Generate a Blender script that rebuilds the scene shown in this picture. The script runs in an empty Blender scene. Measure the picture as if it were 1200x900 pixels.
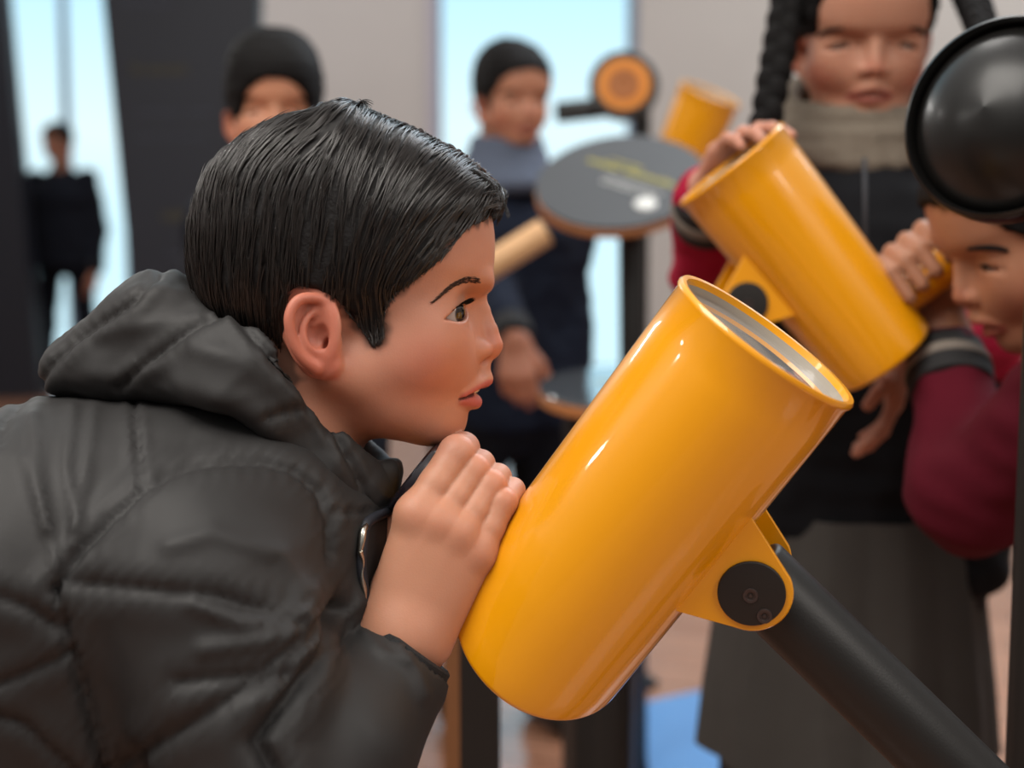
import bpy, math, random
import numpy as np
from mathutils import Vector, Matrix
rng = np.random.default_rng(7)
random.seed(7)
SC = bpy.context.scene
COL = SC.collection

# ------------------------------------------------------------------ camera, sky, lights, exposure
FPX = 1650.0                      # focal length in pixels of the 1200x900 frame
CAMH = 1.03
PITCH = math.atan(190.0 / FPX)
CAMP = np.array([0.0, 0.0, CAMH])
RIGHT = np.array([1.0, 0.0, 0.0])
FWD = np.array([0.0, math.cos(PITCH), -math.sin(PITCH)])
UP = np.array([0.0, math.sin(PITCH), math.cos(PITCH)])
cd = bpy.data.cameras.new('camera')
cd.sensor_width = 36.0
cd.lens = 36.0 * FPX / 1200.0
cd.dof.use_dof = True
cd.dof.focus_distance = 0.835
cd.dof.aperture_fstop = 3.9
cd.clip_start = 0.02
cam = bpy.data.objects.new('camera', cd)
COL.objects.link(cam)
cam.location = Vector(CAMP)
cam.rotation_euler = (math.pi / 2 - PITCH, 0, 0)
SC.camera = cam

SC.view_settings.view_transform = 'Standard'
SC.view_settings.look = 'None'
SC.view_settings.gamma = 1.0
SC.view_settings.use_curve_mapping = False
SC.view_settings.exposure = 0.0
SC.cycles.use_denoising = True
SC.cycles.max_bounces = 6

world = bpy.data.worlds.new('hall_daylight')
SC.world = world
world.use_nodes = True
wn, wl = world.node_tree.nodes, world.node_tree.links
wn.clear()
wo = wn.new('ShaderNodeOutputWorld'); wb = wn.new('ShaderNodeBackground')
wt = wn.new('ShaderNodeTexCoord'); ws = wn.new('ShaderNodeSeparateXYZ')
wr = wn.new('ShaderNodeValToRGB'); wr2 = wn.new('ShaderNodeValToRGB'); wm = wn.new('ShaderNodeMix'); wm.data_type = 'RGBA'
wl.new(wt.outputs['Generated'], ws.inputs[0])
wl.new(ws.outputs['Z'], wr.inputs[0])
e = wr.color_ramp.elements              # daylight beyond the windows, by height
e[0].position = 0.0; e[0].color = (0.62, 0.86, 0.95, 1)
e[1].position = 0.16; e[1].color = (0.50, 0.80, 0.95, 1)
x = wr.color_ramp.elements.new(0.06); x.color = (0.72, 0.90, 0.95, 1)
wl.new(ws.outputs['Y'], wr2.inputs[0])
f = wr2.color_ramp.elements
f[0].position = 0.70; f[0].color = (0, 0, 0, 1)
f[1].position = 0.88; f[1].color = (1, 1, 1, 1)
wl.new(wr2.outputs[0], wm.inputs[0])
wr3 = wn.new('ShaderNodeValToRGB')          # soft indoor light of the hall: bright ceiling, dimmer walls
h = wr3.color_ramp.elements
h[0].position = 0.0; h[0].color = (0.11, 0.106, 0.102, 1)
h[1].position = 0.75; h[1].color = (0.60, 0.58, 0.56, 1)
wl.new(ws.outputs['Z'], wr3.inputs[0]); wl.new(wr3.outputs[0], wm.inputs[6])
wl.new(wr.outputs[0], wm.inputs[7])
wl.new(wm.outputs[2], wb.inputs['Color'])
wb.inputs['Strength'].default_value = 1.25
wl.new(wb.outputs[0], wo.inputs[0])


def area_light(name, loc, target, size, size_y, power, color):
    ld = bpy.data.lights.new(name, 'AREA')
    ld.shape = 'RECTANGLE'; ld.size = size; ld.size_y = size_y; ld.energy = power; ld.color = color
    o = bpy.data.objects.new(name, ld); COL.objects.link(o)
    o.location = loc
    o.rotation_euler = (Vector(target) - Vector(loc)).to_track_quat('-Z', 'Y').to_euler()
    return o


area_light('ceiling_softlight', (-1.0, 0.15, 3.0), (0.0, 0.95, 0.9), 1.8, 1.4, 70, (1.0, 0.95, 0.88))
area_light('window_daylight', (1.6, 3.4, 2.9), (0.1, 0.9, 0.9), 2.0, 1.2, 60, (0.80, 0.90, 1.0))
area_light('hall_fill', (1.5, -0.5, 2.3), (0.0, 0.88, 1.0), 0.9, 0.9, 20, (1.0, 0.93, 0.86))  # added fill aimed at the near boy's face, no known fixture
for p_, L_, w_ in (((-1.9, 4.7, 2.25), 1.0, 10), ((-4.4, -0.1, 2.75), 0.55, 9), ((-4.4, 0.95, 2.35), 0.3, 6), ((-4.4, 4.1, 2.6), 0.5, 8)):
    area_light('track_lamp', p_, (0.15, 0.85, 1.0), L_, 0.05, w_, (1.0, 0.97, 0.92))
area_light('wall_fill', (-2.2, 7.2, 3.6), (-2.2, 9.2, 1.6), 4.0, 0.5, 24, (0.97, 0.97, 1.0))  # added lamp to brighten the back wall, no known fixture
area_light('wall_fill', (3.4, 7.2, 3.6), (3.2, 9.2, 1.6), 4.0, 0.5, 38, (0.98, 0.99, 0.97))  # same added brightening for the right part of the wall
area_light('hall_fill', (0.8, 2.6, 3.3), (0.8, 2.4, 0.5), 2.0, 1.0, 30, (1.0, 0.97, 0.93))


# ------------------------------------------------------------------ coordinates
def W(px, py, d):
    """World point seen at photo position px, py at distance d along the view axis."""
    return CAMP + d * (FWD + (px - 600.0) / FPX * RIGHT + (450.0 - py) / FPX * UP)


def floor_at(px, d):
    p = W(px, 450, d)
    return np.array([p[0], p[1], 0.0])


DM = 0.87                         # distance of the near boy's midplane
S = DM / FPX                      # metres per modelling unit of the near boy


def A(px, py, w=0.0):
    k = (DM - w * S) / DM
    return np.array([600 + (px - 600) * k, 450 + (py - 450) * k, w])


def app(P):
    """Unit coordinates -> side view coordinates (mirrored to the near side)."""
    k = DM / (DM - np.abs(P[:, 2]) * S)
    return np.stack([600 + (P[:, 0] - 600) * k, 450 + (P[:, 1] - 450) * k], 1)


def app_signed(P):
    k = DM / (DM - P[:, 2] * S)
    return np.stack([600 + (P[:, 0] - 600) * k, 450 + (P[:, 1] - 450) * k], 1)


def U2W(P):
    P = np.asarray(P, float).reshape(-1, 3)
    X = (P[:, 0] - 600) * S; Y = DM - P[:, 2] * S; Z = (450 - P[:, 1]) * S
    return CAMP + X[:, None] * RIGHT + Y[:, None] * FWD + Z[:, None] * UP


def nrm(v):
    v = np.asarray(v, float)
    return v / np.linalg.norm(v)


# ------------------------------------------------------------------ objects
def empty(name, loc=(0, 0, 0), label=None, cat=None, group=None):
    o = bpy.data.objects.new(name, None); COL.objects.link(o)
    o.location = Vector(loc); o.empty_display_size = 0.05
    if label: o['label'] = label
    if cat: o['category'] = cat
    if group: o['group'] = group
    return o


def link_mesh(name, V, F, mat, parent=None, smooth=True, cols=None, auto=None):
    V = np.asarray(V, float)
    if parent is not None:
        V = V - np.array(root_loc(parent))
    me = bpy.data.meshes.new(name)
    if isinstance(F, np.ndarray):
        me.vertices.add(len(V)); me.vertices.foreach_set('co', V.astype(np.float32).ravel())
        n = F.shape[1]
        me.loops.add(F.size); me.loops.foreach_set('vertex_index', F.astype(np.int32).ravel())
        me.polygons.add(len(F)); me.polygons.foreach_set('loop_start', np.arange(0, F.size, n, dtype=np.int32))
        me.update(calc_edges=True); me.validate()
    else:
        me.from_pydata([tuple(v) for v in V], [], [tuple(f) for f in F]); me.update()
    if smooth:
        me.polygons.foreach_set('use_smooth', [True] * len(me.polygons))
        if auto is not None:
            try: me.set_sharp_from_angle(angle=math.radians(auto))
            except Exception: pass
    if isinstance(F, np.ndarray): close_holes(me)
    if cols is not None and len(me.vertices) == len(V):
        at = me.color_attributes.new('Col', 'FLOAT_COLOR', 'POINT')
        c4 = np.ones((len(V), 4), np.float32); c4[:, :3] = cols
        at.data.foreach_set('color', c4.ravel())
    if mat is not None: me.materials.append(mat)
    o = bpy.data.objects.new(name, me); COL.objects.link(o)
    if parent is not None: o.parent = parent
    return o


def close_holes(me):
    import bmesh
    bm = bmesh.new(); bm.from_mesh(me)
    be = [e_ for e_ in bm.edges if e_.is_boundary]
    if be and len(be) < 400: bmesh.ops.holes_fill(bm, edges=be, sides=10)
    bm.to_mesh(me); bm.free()


def root_loc(o):
    p = np.zeros(3)
    while o is not None:
        p = p + np.array(o.location); o = o.parent
    return p


def tag(o, label=None, cat=None, group=None, kind=None):
    if label: o['label'] = label
    if cat: o['category'] = cat
    if group: o['group'] = group
    if kind: o['kind'] = kind
    return o


# ------------------------------------------------------------------ materials
def srgb(r, g, b):
    def c(x):
        x /= 255.0
        return x / 12.92 if x <= 0.04045 else ((x + 0.055) / 1.055) ** 2.4
    return (c(r), c(g), c(b), 1.0)


def mat(name, color, rough=0.5, metal=0.0, coat=0.0, coat_rough=0.05, spec=0.5, noise=None, bump=None, attr=False, sss=0.0,
        sheen=0.0, aniso=None, emis=None):
    m = bpy.data.materials.new(name); m.use_nodes = True
    n, l = m.node_tree.nodes, m.node_tree.links
    b = n['Principled BSDF']
    b.inputs['Base Color'].default_value = color
    b.inputs['Roughness'].default_value = rough
    b.inputs['Metallic'].default_value = metal
    b.inputs['Coat Weight'].default_value = coat
    b.inputs['Coat Roughness'].default_value = coat_rough
    b.inputs['Specular IOR Level'].default_value = spec
    if sheen: b.inputs['Sheen Weight'].default_value = sheen
    if sss:
        b.inputs['Subsurface Weight'].default_value = sss
        b.inputs['Subsurface Radius'].default_value = (1.0, 0.35, 0.2)
        b.inputs['Subsurface Scale'].default_value = 0.004
    tc = n.new('ShaderNodeTexCoord')
    src = None
    if attr:
        a = n.new('ShaderNodeAttribute'); a.attribute_name = 'Col'; src = a.outputs['Color']
    if noise:                                    # (scale, amount)
        tn = n.new('ShaderNodeTexNoise'); tn.inputs['Scale'].default_value = noise[0]; tn.inputs['Detail'].default_value = 4
        l.new(tc.outputs['Object'], tn.inputs['Vector'])
        mp = n.new('ShaderNodeMapRange'); mp.inputs['To Min'].default_value = 1 - noise[1]; mp.inputs['To Max'].default_value = 1 + noise[1]
        l.new(tn.outputs['Fac'], mp.inputs['Value'])
        mx = n.new('ShaderNodeVectorMath'); mx.operation = 'SCALE'
        if src is not None: l.new(src, mx.inputs[0])
        else: mx.inputs[0].default_value = color[:3]
        l.new(mp.outputs[0], mx.inputs['Scale'])
        src = mx.outputs[0]
    if src is not None: l.new(src, b.inputs['Base Color'])
    if bump:                                     # list of (scale, strength, distance)
        last = None
        for (sc, st, di) in bump:
            tn = n.new('ShaderNodeTexNoise'); tn.inputs['Scale'].default_value = sc; tn.inputs['Detail'].default_value = 3
            l.new(tc.outputs['Object'], tn.inputs['Vector'])
            bp = n.new('ShaderNodeBump'); bp.inputs['Strength'].default_value = st; bp.inputs['Distance'].default_value = di
            l.new(tn.outputs['Fac'], bp.inputs['Height'])
            if last is not None: l.new(last, bp.inputs['Normal'])
            last = bp.outputs[0]
        l.new(last, b.inputs['Normal'])
    if emis:
        b.inputs['Emission Color'].default_value = emis[0]; b.inputs['Emission Strength'].default_value = emis[1]
    return m


M = {}
M['skin'] = mat('skin', (0.5, 0.25, 0.15, 1), rough=0.48, spec=0.35, attr=True, sss=0.18, noise=(90, 0.05), bump=[(900, 0.12, 0.001)])
M['hair'] = mat('black_hair', srgb(17, 14, 14), rough=0.6, spec=0.25, bump=[(400, 0.3, 0.002)])
M['soft_hair'] = mat('soft_black_hair', srgb(13, 11, 11), rough=0.75, spec=0.15, bump=[(300, 0.4, 0.002)])
M['strand'] = mat('hair_strands', srgb(30, 24, 21), rough=0.27, spec=0.6)
M['brow'] = mat('brow_hair', srgb(62, 44, 36), rough=0.7, spec=0.2)
M['eye'] = mat('eye', (0.8, 0.8, 0.8, 1), rough=0.08, attr=True, coat=0.6)
M['jacket'] = mat('jacket_nylon', srgb(43, 42, 42), rough=0.58, spec=0.28, noise=(14, 0.06),
                  bump=[(14, 0.12, 0.008), (1500, 0.12, 0.0006)])
M['rib'] = mat('black_rib', srgb(20, 20, 22), rough=0.8, bump=[(600, 0.4, 0.002)])
M['zip'] = mat('zip_metal', srgb(190, 185, 175), rough=0.25, metal=1.0)
M['zip_tape'] = mat('zip_tape', srgb(30, 32, 40), rough=0.6)
M['yellow'] = mat('yellow_paint', (0.82, 0.335, 0.0, 1), rough=0.32, coat=0.9, coat_rough=0.03, spec=0.45, noise=(6, 0.03), bump=[(30, 0.012, 0.002)])
M['black_steel'] = mat('black_powdercoat', srgb(25, 24, 23), rough=0.46, spec=0.4, noise=(30, 0.15), bump=[(700, 0.1, 0.001)])
M['black_gloss'] = mat('black_gloss', srgb(16, 15, 14), rough=0.36, coat=0.15, coat_rough=0.2, spec=0.35, noise=(5, 0.2))
M['rubber'] = mat('black_rubber', srgb(24, 18, 26), rough=0.25, coat=0.4, spec=0.6)
M['hub'] = mat('black_plastic', srgb(22, 19, 17), rough=0.55)
M['screw'] = mat('screw_steel', srgb(74, 64, 62), rough=0.45, metal=0.6)
M['lens'] = mat('lens_glass', srgb(150, 146, 142), rough=0.06, coat=1.0, coat_rough=0.02, spec=0.8)
M['lens_wall'] = mat('tube_lining', srgb(160, 152, 140), rough=0.35, coat=0.5)


# ------------------------------------------------------------------ plain mesh builders (world coordinates)
def frame_of(axis, hint=(0, 0, 1)):
    z = nrm(axis); h = np.array(hint, float)
    if abs(z @ nrm(h)) > 0.95: h = np.array([1.0, 0.2, 0])
    x = nrm(np.cross(h, z)); y = np.cross(z, x)
    return x, y, z


def lathe(name, origin, axis, prof, m, parent=None, n=64, auto=35, mod=None):
    """Surface of revolution; prof = [(radius, height along axis)]."""
    x, y, z = frame_of(axis); o = np.asarray(origin, float)
    V, F = [], []
    for (r, h) in prof:
        for i in range(n):
            a = 2 * math.pi * i / n
            rr = max(r, 1e-5)
            if mod: rr = mod(rr, a, h)
            V.append(o + z * h + rr * (math.cos(a) * x + math.sin(a) * y))
    for j in range(len(prof) - 1):
        for i in range(n):
            i2 = (i + 1) % n
            F.append((j * n + i, j * n + i2, (j + 1) * n + i2, (j + 1) * n + i))
    return link_mesh(name, V, F, m, parent, True, auto=auto)


def round_prof(r, h0, h1, b=0.002, inner=None):
    """Closed rod profile with rounded edges."""
    p = [(0, h0)]
    for t in range(5):
        a = t / 4 * math.pi / 2
        p.append((r - b + b * math.sin(a), h0 + b - b * math.cos(a)))
    for t in range(5):
        a = t / 4 * math.pi / 2
        p.append((r - b + b * math.cos(a), h1 - b + b * math.sin(a)))
    p.append((0, h1))
    return p


def rod(name, a, b, r, m, parent=None, r2=None, n=40, bev=None):
    a = np.asarray(a, float); b = np.asarray(b, float); L = np.linalg.norm(b - a)
    bv = bev if bev is not None else min(r * 0.15, 0.004)
    prof = round_prof(r, 0, L, bv)
    if r2 is not None:
        prof = [(rr * (1 + (r2 / r - 1) * hh / L), hh) for rr, hh in prof]
    return lathe(name, a, b - a, prof, m, parent, n)


def prism(name, poly, thick, m, parent=None, bev=0.0015):
    """poly: list of 3D coplanar points; thick: 3D vector of extrusion. Rounded by a small chamfer."""
    P = np.array(poly, float); t = np.array(thick, float)
    c = P.mean(0); n = len(P); tn = np.linalg.norm(t)
    ins = []
    for p in P:
        dlt = c - p; ins.append(p + dlt / np.linalg.norm(dlt) * bev)
    ins = np.array(ins); u = t / tn
    rings = [ins, P + u * bev, P + t - u * bev, ins + t]
    V = np.concatenate(rings); F = [tuple(range(n))[::-1]]
    for k in range(3):
        for i in range(n):
            j = (i + 1) % n
            F.append((k * n + i, k * n + j, (k + 1) * n + j, (k + 1) * n + i))
    F.append(tuple(3 * n + i for i in range(n)))
    o = link_mesh(name, V, F, m, parent, False)
    bm_fix(o)
    return o


def bm_fix(o):
    import bmesh
    bm = bmesh.new(); bm.from_mesh(o.data); bmesh.ops.recalc_face_normals(bm, faces=bm.faces); bm.to_mesh(o.data); bm.free()


def box(name, lo, hi, m, parent=None, bev=0.004):
    lo = np.array(lo, float); hi = np.array(hi, float)
    P = [(lo[0], lo[1], lo[2]), (hi[0], lo[1], lo[2]), (hi[0], hi[1], lo[2]), (lo[0], hi[1], lo[2])]
    return prism(name, P, (0, 0, hi[2] - lo[2]), m, parent, bev)


def tube_path(name, pts, r, m, parent=None, n=10, sub=4):
    """Round tube along a smooth path (Catmull-Rom)."""
    P = np.array(pts, float)
    Q = np.vstack([2 * P[0] - P[1], P, 2 * P[-1] - P[-2]])
    C = []
    for i in range(1, len(Q) - 2):
        for k in range(sub):
            t = k / sub
            C.append(0.5 * ((2 * Q[i]) + (-Q[i - 1] + Q[i + 1]) * t + (2 * Q[i - 1] - 5 * Q[i] + 4 * Q[i + 1] - Q[i + 2]) * t * t
                            + (-Q[i - 1] + 3 * Q[i] - 3 * Q[i + 1] + Q[i + 2]) * t ** 3))
    C.append(P[-1]); C = np.array(C)
    V, F = [], []
    prev = None
    for i, c in enumerate(C):
        tg = nrm(C[min(i + 1, len(C) - 1)] - C[max(i - 1, 0)])
        if prev is None: x, y, _ = frame_of(tg)
        else:
            x = nrm(prev - (prev @ tg) * tg); y = np.cross(tg, x)
        prev = x
        rr = r(i / (len(C) - 1)) if callable(r) else r
        for k in range(n):
            a = 2 * math.pi * k / n
            V.append(c + rr * (math.cos(a) * x + math.sin(a) * y))
    for i in range(len(C) - 1):
        for k in range(n):
            k2 = (k + 1) % n
            F.append((i * n + k, i * n + k2, (i + 1) * n + k2, (i + 1) * n + k))
    F.append(tuple(range(n))[::-1]); F.append(tuple((len(C) - 1) * n + k for k in range(n)))
    return link_mesh(name, V, F, m, parent, True, auto=50)


# ------------------------------------------------------------------ implicit surfaces
class Op:
    """One shape of an implicit body: mode u (union), s (cut), i (intersect); k is the blend width."""
    def __init__(self, mode, k, fn, sym=False, always=False):
        self.mode, self.k, self.fn, self.sym, self.always = mode, k, fn, sym, always

    def __call__(self, P):
        if self.sym:
            P = P.copy(); P[:, 2] = np.abs(P[:, 2])
        return self.fn(P)


def smin(a, b, k):
    if k <= 0: return np.minimum(a, b)
    h = np.maximum(k - np.abs(a - b), 0) / k
    return np.minimum(a, b) - h * h * k * 0.25


def evalops(ops, P):
    d = np.full(len(P), 1e3)
    for o in ops:
        v = o(P)
        if o.mode == 'u': d = smin(d, v, o.k)
        elif o.mode == 's': d = -smin(-d, v, o.k)
        else: d = -smin(-d, -v, o.k)
    return d


def cone(a, b, ra, rb, lat=1.0, latc=0.0):
    a = np.array(a, float); b = np.array(b, float)
    if lat != 1.0:
        a = a.copy(); b = b.copy(); a[2] = latc + (a[2] - latc) / lat; b[2] = latc + (b[2] - latc) / lat
    ab = b - a; L2 = max(ab @ ab, 1e-12)

    def fn(P):
        if lat != 1.0:
            P = P.copy(); P[:, 2] = latc + (P[:, 2] - latc) / lat
        q = P - a
        t = np.clip(q @ ab / L2, 0, 1)
        q = q - t[:, None] * ab
        return np.sqrt((q * q).sum(1)) - (ra + (rb - ra) * t)
    return fn


def ell(c, r, R=None):
    c = np.array(c, float); r = np.array(r, float)

    def fn(P):
        q = P - c
        if R is not None: q = q @ R
        k0 = np.sqrt(((q / r) ** 2).sum(1)); k1 = np.sqrt(((q / (r * r)) ** 2).sum(1))
        return k0 * (k0 - 1) / np.maximum(k1, 1e-9)
    return fn


def multi(fns, k=0):
    def fn(P):
        d = fns[0](P)
        for f_ in fns[1:]: d = smin(d, f_(P), k)
        return d
    return fn


def chain(pts, rs, k=0):
    return multi([cone(pts[i], pts[i + 1], rs[i], rs[i + 1]) for i in range(len(pts) - 1)], k)


def smooth_chain(pts, rs, sub=4, k=0):
    P = np.array([np.r_[p, r] for p, r in zip(pts, rs)], float)
    Q = np.vstack([2 * P[0] - P[1], P, 2 * P[-1] - P[-2]])
    C = []
    for i in range(1, len(Q) - 2):
        for j in range(sub):
            t = j / sub
            C.append(0.5 * ((2 * Q[i]) + (-Q[i - 1] + Q[i + 1]) * t + (2 * Q[i - 1] - 5 * Q[i] + 4 * Q[i + 1] - Q[i + 2]) * t * t + (-Q[i - 1] + 3 * Q[i] - 3 * Q[i + 1] + Q[i + 2]) * t ** 3))
    C.append(P[-1]); C = np.array(C)
    return chain(C[:, :3], C[:, 3], k)


def poly_sdf(poly):
    poly = np.array(poly, float)

    def fn(p):
        d = np.full(len(p), 1e9); s = np.ones(len(p))
        n = len(poly); j = n - 1
        for i in range(n):
            e_ = poly[j] - poly[i]; w_ = p - poly[i]
            b_ = w_ - e_ * np.clip(w_ @ e_ / (e_ @ e_), 0, 1)[:, None]
            d = np.minimum(d, (b_ * b_).sum(1))
            c1 = p[:, 1] >= poly[i][1]; c2 = p[:, 1] < poly[j][1]; c3 = e_[0] * w_[:, 1] > e_[1] * w_[:, 0]
            flip = (c1 & c2 & c3) | (~c1 & ~c2 & ~c3)
            s[flip] *= -1
            j = i
        return s * np.sqrt(d)
    return fn


def polyline_dist(p, pts):
    pts = np.array(pts, float); d = np.full(len(p), 1e9)
    for i in range(len(pts) - 1):
        e_ = pts[i + 1] - pts[i]; w_ = p - pts[i]
        b_ = w_ - e_ * np.clip(w_ @ e_ / (e_ @ e_), 0, 1)[:, None]
        d = np.minimum(d, np.sqrt((b_ * b_).sum(1)))
    return d


def surface(ops, h, lo, hi, B=14):
    """Sparse surface nets of an implicit body. Returns V, N, F."""
    lo = np.array(lo, float); hi = np.array(hi, float)
    bs = B * h
    nb = np.ceil((hi - lo) / bs).astype(int)
    g = np.stack(np.meshgrid(*[np.arange(n) for n in nb], indexing='ij'), -1).reshape(-1, 3)
    cen = lo + (g + 0.5) * bs
    D = []
    d = np.full(len(cen), 1e3)
    for o in ops:
        v = o(cen); D.append(v)
        if o.mode == 'u': d = smin(d, v, o.k)
        elif o.mode == 's': d = -smin(-d, v, o.k)
        else: d = -smin(-d, -v, o.k)
    hd = bs * 0.87
    sel = np.nonzero(np.abs(d) < hd * 1.7)[0]
    dims = nb * B + 1
    ax = np.arange(B + 1)
    gi = np.stack(np.meshgrid(ax, ax, ax, indexing='ij'), -1).reshape(-1, 3)
    corner = [(0, 0, 0), (1, 0, 0), (0, 1, 0), (1, 1, 0), (0, 0, 1), (1, 0, 1), (0, 1, 1), (1, 1, 1)]
    edges = [(a_, b_) for a_ in range(8) for b_ in range(a_ + 1, 8) if sum(abs(np.array(corner[a_]) - corner[b_])) == 1]
    VV, NN, ID, QQ = [], [], [], []

    def gid(c):
        return (c[:, 0].astype(np.int64) * dims[1] + c[:, 1]) * dims[2] + c[:, 2]
    eps = 0.35 * h
    for b in sel:
        act = [o for o, Dk in zip(ops, D) if o.always or o.mode == 'i' or Dk[b] < hd * 2.2 + 1.5 * o.k]
        if not act: continue
        base = g[b] * B
        P = lo + (base + gi) * h
        Fv = evalops(act, P).reshape(B + 1, B + 1, B + 1)
        ins = Fv < 0
        if ins.all() or not ins.any(): continue
        cnt = np.zeros((B, B, B), int)
        for c in corner:
            cnt += ins[c[0]:c[0] + B, c[1]:c[1] + B, c[2]:c[2] + B]
        cells = np.argwhere((cnt > 0) & (cnt < 8))
        if len(cells):
            fv = np.stack([Fv[cells[:, 0] + c[0], cells[:, 1] + c[1], cells[:, 2] + c[2]] for c in corner], 1)
            acc = np.zeros((len(cells), 3)); n_ = np.zeros(len(cells))
            for a_, b_ in edges:
                fa, fb = fv[:, a_], fv[:, b_]
                mk = (fa < 0) != (fb < 0)
                t = np.where(mk, fa / np.where(mk, fa - fb, 1), 0)
                pos = np.array(corner[a_]) + t[:, None] * (np.array(corner[b_]) - corner[a_])
                acc += pos * mk[:, None]; n_ += mk
            pv = lo + (base + cells + acc / n_[:, None]) * h
            for it in range(2):
                f0 = evalops(act, pv)
                G = np.stack([(evalops(act, pv + eps * np.eye(3)[q]) - evalops(act, pv - eps * np.eye(3)[q])) / (2 * eps) for q in range(3)], 1)
                g2 = np.maximum((G * G).sum(1), 0.05)
                if it == 0:
                    st = np.clip(f0 / np.sqrt(g2), -0.6 * h, 0.6 * h)
                    pv = pv - (st / np.sqrt(g2))[:, None] * G
            VV.append(pv); NN.append(G / np.sqrt((G * G).sum(1) + 1e-12)[:, None]); ID.append(gid(base + cells))
        for axn in range(3):
            sl = [slice(0, B)] * 3; sl2 = [slice(0, B)] * 3; sl2[axn] = slice(1, B + 1)
            i0 = ins[tuple(sl)]; i1 = ins[tuple(sl2)]
            ed = np.argwhere(i0 != i1)
            if not len(ed): continue
            p_, q_ = [(1, 2), (2, 0), (0, 1)][axn]
            dp = np.zeros(3, int); dq = np.zeros(3, int); dp[p_] = 1; dq[q_] = 1
            e0 = base + ed
            quad = np.stack([gid(e0 - dp - dq), gid(e0 - dq), gid(e0), gid(e0 - dp)], 1)
            out = ~i0[ed[:, 0], ed[:, 1], ed[:, 2]]
            quad[out] = quad[out][:, ::-1]
            QQ.append(quad)
    V = np.concatenate(VV); N = np.concatenate(NN); ID = np.concatenate(ID); Q = np.concatenate(QQ)
    o_ = np.argsort(ID); ids = ID[o_]
    ix = np.searchsorted(ids, Q); ix = np.clip(ix, 0, len(ids) - 1)
    ok = (ids[ix] == Q).all(1)
    return V, N, o_[ix[ok]]


def smoothstep(a, b, x):
    t = np.clip((x - a) / (b - a), 0, 1)
    return t * t * (3 - 2 * t)


_nz = [(rng.normal(size=3), rng.uniform(0, 6.28)) for _ in range(24)]


def fnoise(P, scale, stretch=(1, 1, 1)):
    """Cheap smooth noise: a few crossed waves."""
    Q = P * np.array(stretch) / scale
    r = np.zeros(len(P))
    for i, (d_, ph) in enumerate(_nz[:14]):
        r += np.sin(Q @ d_ * (1 + 0.13 * i) + ph)
    return r / 14 ** 0.5 / 0.7071 * 0.7
Q_ = 1.0
# ------------------------------------------------------------------ the room
def wood_floor():
    m = bpy.data.materials.new('wood_floor'); m.use_nodes = True
    n, l = m.node_tree.nodes, m.node_tree.links; b = n['Principled BSDF']
    tc = n.new('ShaderNodeTexCoord'); mp = n.new('ShaderNodeMapping'); mp.inputs['Rotation'].default_value = (0, 0, 0.35)
    l.new(tc.outputs['Object'], mp.inputs['Vector'])
    br = n.new('ShaderNodeTexBrick'); br.inputs['Scale'].default_value = 1.0
    br.inputs['Brick Width'].default_value = 1.1; br.inputs['Row Height'].default_value = 0.13; br.inputs['Mortar Size'].default_value = 0.003
    br.inputs['Color1'].default_value = srgb(188, 136, 108); br.inputs['Color2'].default_value = srgb(168, 116, 90); br.inputs['Mortar'].default_value = srgb(90, 60, 45)
    l.new(mp.outputs[0], br.inputs['Vector'])
    ns = n.new('ShaderNodeTexNoise'); ns.inputs['Scale'].default_value = 6; ns.inputs['Detail'].default_value = 5
    mp2 = n.new('ShaderNodeMapping'); mp2.inputs['Scale'].default_value = (0.6, 9, 1); mp2.inputs['Rotation'].default_value = (0, 0, 0.35)
    l.new(tc.outputs['Object'], mp2.inputs['Vector']); l.new(mp2.outputs[0], ns.inputs['Vector'])
    mx = n.new('ShaderNodeMix'); mx.data_type = 'RGBA'; mx.blend_type = 'MULTIPLY'; mx.inputs[0].default_value = 0.35
    l.new(br.outputs['Color'], mx.inputs[6]); l.new(ns.outputs['Fac'], mx.inputs[7]); l.new(mx.outputs[2], b.inputs['Base Color'])
    b.inputs['Roughness'].default_value = 0.24; b.inputs['Specular IOR Level'].default_value = 0.6
    b.inputs['Coat Weight'].default_value = 0.5; b.inputs['Coat Roughness'].default_value = 0.12
    return m


M['floor'] = wood_floor()
M['wall'] = mat('grey_plaster', srgb(206, 203, 200), rough=0.9, noise=(3, 0.04), bump=[(60, 0.08, 0.002)])
M['wall_cool'] = mat('window_reveal', srgb(196, 192, 206), rough=0.8)
M['frame'] = mat('window_frame', srgb(150, 170, 196), rough=0.4, metal=0.2)
M['glass'] = None


def glass():
    m = bpy.data.materials.new('window_glass'); m.use_nodes = True
    n, l = m.node_tree.nodes, m.node_tree.links
    b = n['Principled BSDF']; b.inputs['Transmission Weight'].default_value = 1.0; b.inputs['IOR'].default_value = 1.01
    b.inputs['Roughness'].default_value = 0.0; b.inputs['Base Color'].default_value = (0.96, 0.99, 1, 1)
    return m


M['glass'] = glass()
YB = 9.2                                   # the window wall


def XB(px, y=YB): return (px - 600.0) / FPX * y / math.cos(PITCH) * 1.0


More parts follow.
